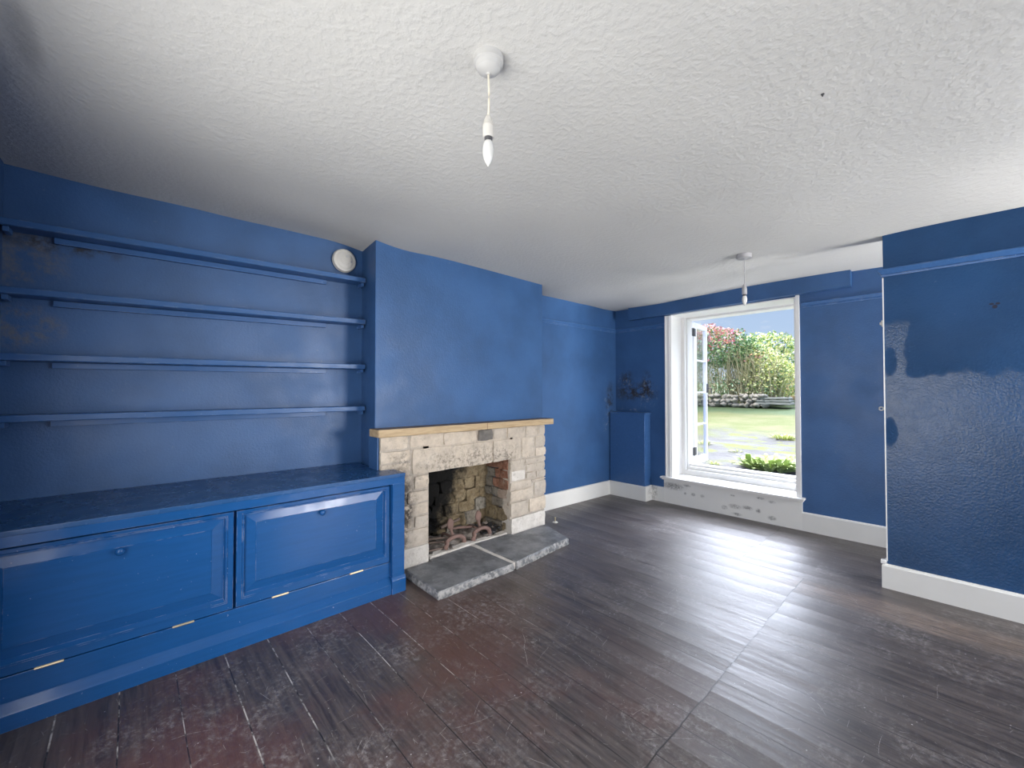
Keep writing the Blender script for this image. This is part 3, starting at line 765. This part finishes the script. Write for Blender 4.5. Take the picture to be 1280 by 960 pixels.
bm = BM(); box(bm, XB+.001, -2.622, 1.222, 2.968, .9885, 1.042, .006); obj('mantel_shelf', bm, M['oak'], fp)
# firebox
bm = BM(); sd = 300
FBX, FY0, FY1 = -3.02, 1.66, 2.462
def fb(lo, hi, mi, ro=.010):
    global sd; sd += 1
    stone(bm, lo, hi, 'x', ro, sd, mi, .04)
# right-hand wall: brick above, rubble below
rows = [(.60, .70, [(-2.85, 1), (-3.06, 1)]), (.515, .60, [(-2.82, 1), (-2.90, 1), (-3.06, 2)]), (.425, .515, [(-2.84, 1), (-2.93, 1), (-3.06, 2)]), (.345, .425, [(-2.86, 3), (-2.95, 2), (-3.06, 2)]),
        (.26, .345, [(-2.775, 3), (-2.94, 2), (-3.06, 0)]), (.13, .26, [(-2.87, 0), (-3.06, 0)]), (-.01, .13, [(-2.80, 0), (-2.95, 2), (-3.06, 2)])]
for z0, z1, cuts in rows:
    x = -2.712
    for xc, mi in cuts:
        fb((xc+.001, FY1+random.uniform(-.004, .006), z0+.001), (x-.001, FY1+.055, z1-.001), mi, .011); x = xc
# back wall of rubble
for r in range(7):
    z0 = .02+.10*r; y = FY0-.05
    while y < FY1:
        y2 = min(FY1+.02, y+random.uniform(.10, .20))
        fb((FBX-.07, y, z0-.004), (FBX+random.uniform(-.016, .016), y2, z0+.102), random.choice((0, 0, 0, 2)), .020); y = y2
# left wall and the backing behind the stones, throat left open into the flue
for r in range(7):
    z0 = .02+.10*r
    fb((-3.06, FY0-.05, z0), (-2.88, FY0, z0+.096), 0); fb((-2.88, FY0-.05, z0), (-2.712, FY0, z0+.096), 0)
box(bm, -3.12, -3.085, 1.6, 2.52, 0, .80, 0, 0); box(bm, -3.06, -2.715, FY1+.040, FY1+.044, 0, .75, 0, 0)
box(bm, -3.12, -2.775, 1.6, 2.52, .78, .80, 0, 0)
obj('firebox', bm, [M['fb_stone'], M['fb_brick'], M['fb_grey'], M['fb_pale']], fp, smooth=True, angle=55)
# slate slabs
def slab(poly, z0, z1, name):
    bm = BM(); n = len(poly); P = []
    for i in range(n):
        a, b = Vector(poly[i]), Vector(poly[(i+1) % n]); k = max(2, int((b-a).length/.022))
        for j in range(k):
            p = a.lerp(b, j/k); q = nvec(Vector((p.x*16, p.y*16, 4)))
            P.append((p.x+q.x*.006, p.y+q.y*.006))
    c = Vector((sum(p[0] for p in P)/len(P), sum(p[1] for p in P)/len(P)))
    def rg(z, ins, wob):
        out = []
        for i, p in enumerate(P):
            d = (c-Vector(p)).normalized(); w = wob*abs(noise.noise(Vector((p[0]*30, p[1]*30, z*60))))
            out.append(bm.verts.new((p[0]+d.x*(ins+w), p[1]+d.y*(ins+w), z)))
        return out
    rs = [rg(z0, .004, .0), rg(z0+.012, .0, .006), rg(z0+.026, .002, .012), rg(z1-.008, .004, .014), rg(z1, .012, .012)]
    for A, B in zip(rs, rs[1:]):
        for i in range(len(P)): bm.faces.new((A[i], A[(i+1) % len(P)], B[(i+1) % len(P)], B[i]))
    bm.faces.new(rs[0][::-1]); bm.faces.new(rs[-1])
    return obj(name, bm, M['slate'], fp)
slab([(-2.70, 1.660), (-2.664, 1.655), (-2.655, 1.43), (-2.212, 1.424), (-2.208, 2.068), (-2.72, 2.058)], .001, .052, 'hearth_slab')
slab([(-2.72, 2.078), (-2.206, 2.086), (-2.268, 2.765), (-2.655, 2.885), (-2.664, 2.47), (-2.70, 2.46)], .001, .056, 'hearth_slab')
bm = BM(); stone(bm, (-2.715, 2.055, .002), (-2.216, 2.089, .053), 'x', .003, 91, 0, .03); stone(bm, (-2.765, 1.662, .002), (-2.705, 2.458, .066), 'x', .009, 92, 0, .03)
obj('mortar_joint', bm, M['stone_white'], fp)
# ash and debris
bm = BM(); n1, n2 = 26, 56
g = []
for i in range(n1+1):
    g.append([])
    for j in range(n2+1):
        x = -2.995 + (.265)*i/n1; y = 1.675 + .77*j/n2
        z = .062 + .020*noise.noise(Vector((x*9, y*9, 2))) + .012*noise.noise(Vector((x*30, y*30, 5))) + .035*max(0, (-2.8-x)/.2)
        g[-1].append(bm.verts.new((x, y, z)))
for i in range(n1):
    for j in range(n2): bm.faces.new((g[i][j], g[i+1][j], g[i+1][j+1], g[i][j+1]))
bmesh.ops.solidify(bm, geom=bm.faces[:], thickness=.03)
ash = obj('ash', bm, M['ash'], smooth=True); ash['kind'] = 'stuff'; tag(ash, 'grey ash and rubble covering the floor of the fireplace', 'ash')
bm = BM()
for i in range(34):
    y = random.uniform(2.26, 2.42); x = random.uniform(-2.97, -2.76); r = random.uniform(.012, .026)
    lump(bm, (x, y, .075+random.uniform(0, .045)*max(0, 1-abs(y-2.37)/.1)+.03*max(0, (-2.8-x)/.2)), (r, r*1.2, r*.8), i, .5, 1)
cl = obj('coal', bm, M['coal']); cl['kind'] = 'stuff'; tag(cl, 'dark heap of coal lumps beside the brick side of the firebox', 'coal')
# fire dogs
def firedog(y, x, w, label, lean, hz):
    d = thing('firedog', (x, y, .06), label, 'firedog', 'rusty iron firedogs')
    bm = BM(); pts = []; rad = []
    for i in range(17):
        a = math.pi*i/16; s = math.cos(a)
        pts.append((x+.015*math.sin(a)+(.02 if s > .9 else 0), y-w*s, .060+hz*math.sin(a)**.7)); rad.append(.0155+.004*abs(s)**3)
    tube(bm, pts, rad, 10); obj('arched_foot', bm, M['rust'], d, smooth=True)
    bm = BM(); tube(bm, [(x-.008, y+lean*.2, .06+hz-.012), (x-.030, y+lean*.6, .06+hz+.03), (x-.036, y+lean, .06+hz+.055)], [.015, .012, .014], 10)
    u = obj('upright', bm, M['rust'], d, smooth=True)
    bm = BM(); lump(bm, (x-.040, y+lean, .06+hz+.088), (.016, .032, .050), 3, .12, 2); obj('leaf_finial', bm, M['rust'], u, smooth=True)
    bm = BM(); tube(bm, [(x-.006, y, .06+hz-.018), (x-.10, y+.005, .06+hz-.018), (x-.17, y+.006, .06+hz-.022), (x-.19, y+.006, .088)], .010, 8); obj('rear_bar', bm, M['rust'], d, smooth=True)
firedog(1.935, -2.770, .095, 'rusty iron firedog on the left, nearer the cabinet', -.012, .078)
firedog(2.205, -2.770, .095, 'rusty iron firedog on the right, nearer the brick side', .004, .085)
bm = BM(); tube(bm, [(-2.845, 1.955, .172), (-2.86, 2.05, .160), (-2.85, 2.17, .140)], .011, 8); tag(obj('iron_bar', bm, M['rust'], smooth=True), 'rusty iron bar lying across between the two firedogs', 'bar')
for i, (a, b, r, lab) in enumerate((((-2.93, 1.70, .118), (-2.80, 1.90, .130), .009, 'thin charred stick leaning on the left firedog'),
                                    ((-2.78, 1.68, .075), (-2.765, 1.83, .072), .009, 'short charred stick lying on ash by the left pier'),
                                    ((-2.90, 1.70, .095), (-2.83, 1.88, .092), .010, 'charred stick lying on the ash behind the left firedog'),
                                    ((-2.96, 1.93, .160), (-2.93, 2.10, .205), .016, 'thick brown stick propped against the back of the firebox'))):
    bm = BM(); a, b = Vector(a), Vector(b)
    tube(bm, [a.lerp(b, k/6) + nvec(Vector((k*.7, i*3, 0)))*.006 for k in range(7)], [r*(1-.25*k/6) for k in range(7)], 7)
    tag(obj('stick', bm, M['twig'], smooth=True), lab, 'stick', 'burnt sticks in the fireplace')

# ------------------------------------------------------------------ small things in the room
bx = thing('pipe_boxing', (-2.79, 4.57, 0), 'waist-high blue painted boxing in the corner left of the window', 'boxing')
bm = BM(); box(bm, -3.028, -2.548, 4.502, YW-.002, .0, 1.028, .004); obj('casing', bm, M['shelfpaint'], bx)
bm = BM(); box(bm, -3.026, -2.536, 4.494, YW-.002, 1.0285, 1.044, .004); obj('lid', bm, M['shelfpaint'], bx)
tp = thing('gas_tap', (-2.74, 3.12, 0), 'small brass pipe stub with a round base on the dark floor beside the fireplace', 'pipe')
bm = BM(); lathe(bm, [(.0001, .0), (.026, .0), (.026, .004), (.018, .009), (.010, .011), (.0001, .0115)], tp.location, 24); obj('base', bm, M['plastic_old'], tp)
bm = BM(); lathe(bm, [(.006, .010), (.006, .042), (.010, .043), (.010, .050), (.006, .052), (.0001, .053)], tp.location, 14); obj('stem', bm, M['brass'], tp)
lk = thing('door_catch', (-.345, 3.735, 1.757), 'small white plastic fitting on the left edge of the partition wall, upper one', 'wall fitting')
bm = BM(); box(bm, -.353, -.341, 3.715, 3.755, 1.737, 1.777, .003); obj('back_plate', bm, M['plastic'], lk)
bm = BM(); box(bm, -.362, -.352, 3.722, 3.748, 1.748, 1.766, .003); obj('catch', bm, M['plastic'], lk)
hk = thing('screw_eye', (-.343, 3.72, 1.183), 'small white ring eye on the left edge of the partition wall, lower fitting', 'ring eye')
bm = BM(); tube(bm, [(-.341, 3.715, 1.183), (-.349, 3.713, 1.183)], .004); obj('shank', bm, M['plastic'], hk)
bm = BM(); n = 20
tube(bm, [(-.359+.011*math.cos(2*math.pi*i/n), 3.713, 1.183+.011*math.sin(2*math.pi*i/n)) for i in range(n+1)], .0042, 8, False); obj('ring', bm, M['plastic'], hk, smooth=True)

# ------------------------------------------------------------------ garden
def gz(x, y): 
    k = -.1 + .1136*(y-5.2)
    return k + .03*noise.noise(Vector((x*.5, y*.5, 9)))
bm = BM(); n1, n2 = 70, 70
gx = lambda i: -24 + 40*i/n1
gy = lambda j: WY1 + .002 + 16*j/n2
g = [[bm.verts.new((gx(i), gy(j), gz(gx(i), gy(j)))) for j in range(n2+1)] for i in range(n1+1)]
for i in range(n1):
    for j in range(n2): bm.faces.new((g[i][j], g[i+1][j], g[i+1][j+1], g[i][j+1]))
struct('ground', bm, M['ground'], smooth=True)
bm = BM(); box(bm, -40, 30, -40, YB-.31, -.3, -.15); struct('ground_back', bm, M['ground'])

def leaf_card(bm, p, size, up=.3, mi=0, asp=.6, nrm=None):
    d = Vector((random.gauss(0, 1), random.gauss(0, 1), random.gauss(0, 1)+up)).normalized() if nrm is None else nrm
    a = d.orthogonal().normalized(); a = Matrix.Rotation(random.uniform(0, 6.28), 3, d) @ a; b = d.cross(a)
    L, w = size, size*asp
    v = [bm.verts.new(p + q) for q in (a*-L*.5, b*w*.5-a*L*.05+d*L*.06, a*L*.5-d*L*.1, -b*w*.5-a*L*.05+d*L*.06)]
    f = bm.faces.new(v); f.material_index = mi
def crown(lobes, n, size, mi_fn=lambda p: 0):
    """leaves through the outer shell of a cluster of lobes"""
    bm = BM(); tot = sum(l[3]*l[4]*l[5] for l in lobes)**1
    wts = [(l[3]*l[4]*l[5])**.67 for l in lobes]
    for _ in range(n):
        l = random.choices(lobes, wts)[0]
        d = Vector((random.gauss(0, 1), random.gauss(0, 1), random.gauss(0, 1))).normalized()
        k = random.uniform(.72, 1.04) + .12*noise.noise(d*3 + Vector((l[0], l[1], l[2])))
        p = Vector((l[0]+d.x*l[3]*k, l[1]+d.y*l[4]*k, l[2]+d.z*l[5]*k))
        leaf_card(bm, p, size*random.uniform(.6, 1.3), .5, mi_fn(p))
    return bm
def stems(bm, cx, cy, w, dpt, z0, h, n, lean=.3, r=.012):
    for _ in range(n):
        x, y = cx+random.uniform(-w, w), cy+random.uniform(-dpt, dpt); hh = h*random.uniform(.55, 1.1)
        dx, dy = random.gauss(0, lean), random.gauss(0, lean)-.1
        p = [(x, y, z0), (x+dx*.3, y+dy*.3, z0+hh*.4), (x+dx*.7, y+dy*.7, z0+hh*.75), (x+dx*1.3, y+dy*1.2, z0+hh*.95)]
        tube(bm, p, [r, r*.8, r*.6, r*.3], 4)
def hedge(name, label, loc, lobes, n, size, mats, mi_fn, st_args, cat='hedge'):
    h = thing(name, loc, label, cat)
    obj('foliage', crown(lobes, n, size, mi_fn), mats, h)
    if st_args:
        bm = BM()
        for a in st_args: stems(bm, *a)
        obj('stems', bm, M['stems'], h)
    return h
rp = random.random
def ivy_mi(p):
    k = noise.noise(Vector((p.x*1.1, p.y*1.1, p.z*1.4))) + .35*(p.z-2.7)
    if p.z > 2.1 and k > .12: return 1
    return 2 if p.z < 2.2 or k < -.1 else 0
HY = 13.7
hedge('creeper_hedge', 'tall hedge smothered in green and red creeper, left part of the garden view', (-6.2, HY, .85),
      [(-5.7, HY+.4, 2.75, .95, .7, .80), (-5.0, HY+.3, 2.65, .70, .6, .66), (-6.8, HY+.5, 2.9, 1.1, .8, .8), (-8.2, HY+.6, 2.7, 1.2, .8, .9), (-4.55, HY+.45, 2.45, .5, .5, .55)],
      9000, .105, [M['ivy'], M['ivy_red'], M['ivy_green']], ivy_mi,
      [(-5.6, HY+.2, 1.2, .25, .85, 1.9, 260, .22, .011), (-7.8, HY+.3, 1.3, .25, .85, 1.9, 120, .22, .011), (-4.5, HY+.25, .45, .2, .85, 1.8, 90, .25, .010)])
hedge('ivy_undergrowth', 'dark green ivy and weeds along the foot of the hedge', (-5.2, HY-.1, .85),
      [(-5.6, HY, 1.45, .85, .3, .55), (-4.7, HY, 1.3, .55, .28, .42), (-6.9, HY, 1.4, .9, .3, .6), (-4.0, HY+.1, 1.25, .5, .25, .35), (-8.2, HY, 1.4, .9, .3, .6)], 3200, .075, [M['ivy_green'], M['stems']], lambda p: 1 if rp() < .45 else 0, None, 'undergrowth')
hedge('yellow_shrub', 'tall yellow-green shrub on the right of the creeper hedge', (-3.9, HY+.3, .9),
      [(-4.25, HY+.6, 2.20, .55, .5, .58), (-3.80, HY+.5, 1.85, .48, .5, .58), (-3.45, HY+.55, 1.65, .40, .45, .50), (-4.5, HY+.75, 2.50, .42, .4, .33), (-4.0, HY+.2, 1.6, .6, .3, .5)],
      5200, .085, [M['shrub'], M['ivy_green']], lambda p: 1 if rp() < .22 else 0,
      [(-4.0, HY+.25, .5, .2, .9, 1.7, 90, .3, .012)], 'shrub')
hedge('far_tree', 'pale tree showing over the top of the yellow-green shrub', (-5.0, 19.5, 1.5),
      [(-5.2, 19.5, 3.05, .9, .8, .70), (-6.0, 19.7, 3.1, .8, .8, .7), (-4.5, 19.6, 2.65, .7, .7, .55)], 2600, .13, [M['shrub'], M['ivy_green']], lambda p: 1 if rp() < .4 else 0,
      [(-5.1, 19.5, .5, .3, 1.4, 2.2, 20, .3, .03)], 'tree')
# low rubble wall under the hedge: every stone of it in one piece of walling
bm = BM(); k = 0; x = -9.6
while x < -3.75:
    wdt = random.uniform(.18, .42)
    for r in range(3):
        for q in range(2):
            k += 1; lump(bm, (x+wdt*(.25+.5*q)+random.uniform(-.04, .04), HY-.45+random.uniform(-.05, .05), .90+.12*r+random.uniform(-.02, .03)), (wdt*.30, .12, random.uniform(.06, .09)), k, .8, 2, 0, 2.6)
    x += wdt
tag(obj('garden_wall', bm, M['rubble'], smooth=True), 'low grey rubble wall along the foot of the hedge', 'wall')
for i, (z, w) in enumerate(((.93, .62), (1.0, .56), (1.075, .48))):
    bm = BM(); stone(bm, (-3.38-w, HY-.55, z), (-3.30+w*.3, HY-.1, z+.055), 'x', .012, 700+i, 0, .12)
    tag(obj('paving_slab', bm, M['slab']), ('bottom', 'middle', 'top')[i] + ' grey slab of the low stack at the right end of the garden wall', 'slab', 'stacked grey slabs')
fn = thing('timber_fence', (-3.2, 15.2, 1.0), 'buff timber fence panel beyond the shrub at the right', 'fence')
bm = BM(); y = 15.2
for i in range(16): box(bm, -4.2+.15*i, -4.07+.15*i, y, y+.02, 1.0, 2.02+.008*(i % 3), .004)
obj('boards', bm, M['timber'], fn)
bm = BM()
for z in (1.25, 1.8): box(bm, -4.2, -1.82, y+.021, y+.06, z, z+.08)
obj('rails', bm, M['timber'], fn)
# broad-leaved plant by the window, grass tufts on the paving
def broad_plant(name, x, y, w, n, L, label, cat='plant', mat='plant', wid=.2, group=None):
    z = gz(x, y); o = thing(name, (x, y, z), label, cat, group); bm = BM()
    for i in range(n):
        a = random.uniform(0, 6.283); rr = w*math.sqrt(rp())*.75; bx_, by_ = x+rr*math.cos(a)*1.0, y+rr*math.sin(a)*.6
        a += random.gauss(0, .5); l = L*random.uniform(.6, 1.15); el = random.uniform(.35, 1.25); hw = l*wid*random.uniform(.7, 1.1)
        d = Vector((math.cos(a), math.sin(a), 0)); s = Vector((-d.y, d.x, 0)); prev = None
        for k in range(6):
            u = k/5; ht = l*math.sin(el)*(u-.55*u*u)*1.4; p = Vector((bx_, by_, gz(bx_, by_)-.01)) + d*(l*math.cos(el)*u) + Vector((0, 0, ht))
            ww = hw*math.sin(math.pi*min(1, .12+u*.88))**.8 if k < 5 else .001
            row = [bm.verts.new(p-s*ww), bm.verts.new(p-Vector((0, 0, ww*.35))), bm.verts.new(p+s*ww)]
            if prev:
                for j in range(2): bm.faces.new((prev[j], prev[j+1], row[j+1], row[j]))
            prev = row
    obj('leaves', bm, M[mat], o, smooth=True)
    return o
broad_plant('leafy_plant', -1.98, 7.15, .40, 230, .33, 'bright green broad-leaved clump growing just outside the window sill', wid=.105)
for (x, y, w, n, L, lab) in ((-2.72, 7.0, .10, 60, .11, 'small grass tuft on the paving just left of the leafy plant'),
                             (-2.50, 7.25, .07, 40, .09, 'tiny grass tuft behind and between the leafy plant and the small tuft'),
                             (-2.75, 8.0, .14, 70, .09, 'low yellowish grass tuft in the middle of the paving'),
                             (-2.35, 9.45, .26, 190, .16, 'broad brownish grass tussock at the right edge of the lawn'),
                             (-3.45, 8.35, .14, 80, .15, 'yellow-green grass tuft beside the open casement')):
    broad_plant('grass_tuft', x, y, w, n, L, lab, 'grass tuft', 'tuft', .035, 'grass tufts on the paving')

# ------------------------------------------------------------------ sky, sun, daylight
w = bpy.data.worlds.new('sky'); S.world = w; w.use_nodes = True
n = w.node_tree.nodes; l = w.node_tree.links; n.clear()
out = n.new('ShaderNodeOutputWorld'); bg = n.new('ShaderNodeBackground'); l.new(bg.outputs[0], out.inputs[0])
tc = n.new('ShaderNodeTexCoord'); sp = n.new('ShaderNodeSeparateXYZ'); l.new(tc.outputs['Generated'], sp.inputs[0])
rp_ = n.new('ShaderNodeValToRGB'); e = rp_.color_ramp.elements
e[0].position = 0.0; e[0].color = (.66, .76, .88, 1); e[1].position = .30; e[1].color = (.40, .55, .82, 1)
a = rp_.color_ramp.elements.new(.13); a.color = (.47, .62, .85, 1)
l.new(sp.outputs['Z'], rp_.inputs[0])
mp = n.new('ShaderNodeMapping'); mp.inputs['Scale'].default_value = (1, 1, 3.2); l.new(tc.outputs['Generated'], mp.inputs[0])
nz = n.new('ShaderNodeTexNoise'); nz.inputs['Scale'].default_value = 4.5; nz.inputs['Detail'].default_value = 8; nz.inputs['Roughness'].default_value = .62
l.new(mp.outputs[0], nz.inputs['Vector'])
mr = n.new('ShaderNodeMapRange'); mr.inputs['From Min'].default_value = .52; mr.inputs['From Max'].default_value = .74; mr.inputs['To Max'].default_value = .85
l.new(nz.outputs['Fac'], mr.inputs['Value'])
mx = n.new('ShaderNodeMix'); mx.data_type = 'RGBA'; l.new(mr.outputs[0], mx.inputs[0]); l.new(rp_.outputs[0], mx.inputs[6]); mx.inputs[7].default_value = (.88, .90, .94, 1)
# extra brightness added to the upper sky, above the window's view
hi = n.new('ShaderNodeMapRange'); hi.interpolation_type = 'SMOOTHSTEP'; hi.inputs['From Min'].default_value = .28; hi.inputs['From Max'].default_value = .62
l.new(sp.outputs['Z'], hi.inputs['Value'])
m2 = n.new('ShaderNodeMix'); m2.data_type = 'RGBA'; l.new(hi.outputs[0], m2.inputs[0]); l.new(mx.outputs[2], m2.inputs[6]); m2.inputs[7].default_value = (1.3, 1.42, 1.65, 1)
# unseen bright patch added to the sky where the floor mirrors it, for sheen
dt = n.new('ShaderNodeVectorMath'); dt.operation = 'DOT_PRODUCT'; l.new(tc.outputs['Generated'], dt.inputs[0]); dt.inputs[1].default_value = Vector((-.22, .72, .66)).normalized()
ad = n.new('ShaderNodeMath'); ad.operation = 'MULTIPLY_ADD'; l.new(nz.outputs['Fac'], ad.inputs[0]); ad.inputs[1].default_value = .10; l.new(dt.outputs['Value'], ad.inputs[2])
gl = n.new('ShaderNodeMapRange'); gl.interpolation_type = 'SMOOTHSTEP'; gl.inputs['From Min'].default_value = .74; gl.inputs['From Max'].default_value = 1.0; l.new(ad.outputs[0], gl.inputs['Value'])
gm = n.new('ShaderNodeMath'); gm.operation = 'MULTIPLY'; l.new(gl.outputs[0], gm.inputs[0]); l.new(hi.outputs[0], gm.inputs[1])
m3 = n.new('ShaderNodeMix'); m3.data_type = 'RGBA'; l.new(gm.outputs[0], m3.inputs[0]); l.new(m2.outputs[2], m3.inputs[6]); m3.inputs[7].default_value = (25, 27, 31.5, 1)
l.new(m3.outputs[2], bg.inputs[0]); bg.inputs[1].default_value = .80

def sun(name, d, e, col, ang):
    li = bpy.data.lights.new(name, 'SUN'); li.energy = e; li.color = col; li.angle = R(ang)
    o = bpy.data.objects.new(name, li); C.objects.link(o); o.rotation_euler = Vector(d).to_track_quat('-Z', 'Y').to_euler(); return o
sun('sun', (.30, .35, -.89), 4.4, (1, .95, .86), 1.0)
def area(name, loc, d, sx, sy, e, col, spread=180, portal=False):
    li = bpy.data.lights.new(name, 'AREA'); li.shape = 'RECTANGLE'; li.size = sx; li.size_y = sy; li.energy = e; li.color = col; li.spread = R(spread)
    if portal: li.cycles.is_portal = True
    o = bpy.data.objects.new(name, li); C.objects.link(o); o.location = loc; o.rotation_euler = Vector(d).to_track_quat('-Z', 'Z').to_euler(); return o
area('daylight_back_window', ((BX0+BX1)/2, YB-.02, (BZ0+BZ1)/2), (0, 1, -.12), BX1-BX0-.02, BZ1-BZ0-.02, 51, (1, .985, .96))
area('daylight_right_window', (XR+.02, (RY0+RY1)/2, (RZ0+RZ1)/2), (-1, 0, 0), RY1-RY0-.02, RZ1-RZ0-.02, 220, (1, .985, .96))
area('daylight_nook_window', (NX+.02, (NY0+NY1)/2, (NZ0+NZ1)/2), (-1, 0, .55), NY1-NY0-.02, NZ1-NZ0-.02, 185, (1, .985, .96))
area('portal_window', ((WX0+WX1)/2, WY1+.01, (WZ0+WZ1)/2), (0, -1, 0), WX1-WX0, WZ1-WZ0, 1, (1, 1, 1), portal=True)

# ------------------------------------------------------------------ camera
cd = bpy.data.cameras.new('camera'); cam = bpy.data.objects.new('camera', cd); C.objects.link(cam)
cd.sensor_width = 36; cd.lens = 518/1280*36; cd.clip_start = .02
cam.location = (0, 0, 1.30); cam.rotation_euler = (R(91.0), 0, R(47.2)); S.camera = cam
S.view_settings.view_transform = 'Standard'; S.view_settings.look = 'None'; S.view_settings.gamma = 1; S.view_settings.exposure = .34
S.view_settings.use_curve_mapping = False
S.cycles.max_bounces = 10; S.cycles.diffuse_bounces = 6; S.cycles.glossy_bounces = 4; S.cycles.transparent_max_bounces = 12
S.cycles.sample_clamp_indirect = 6; S.cycles.use_denoising = True
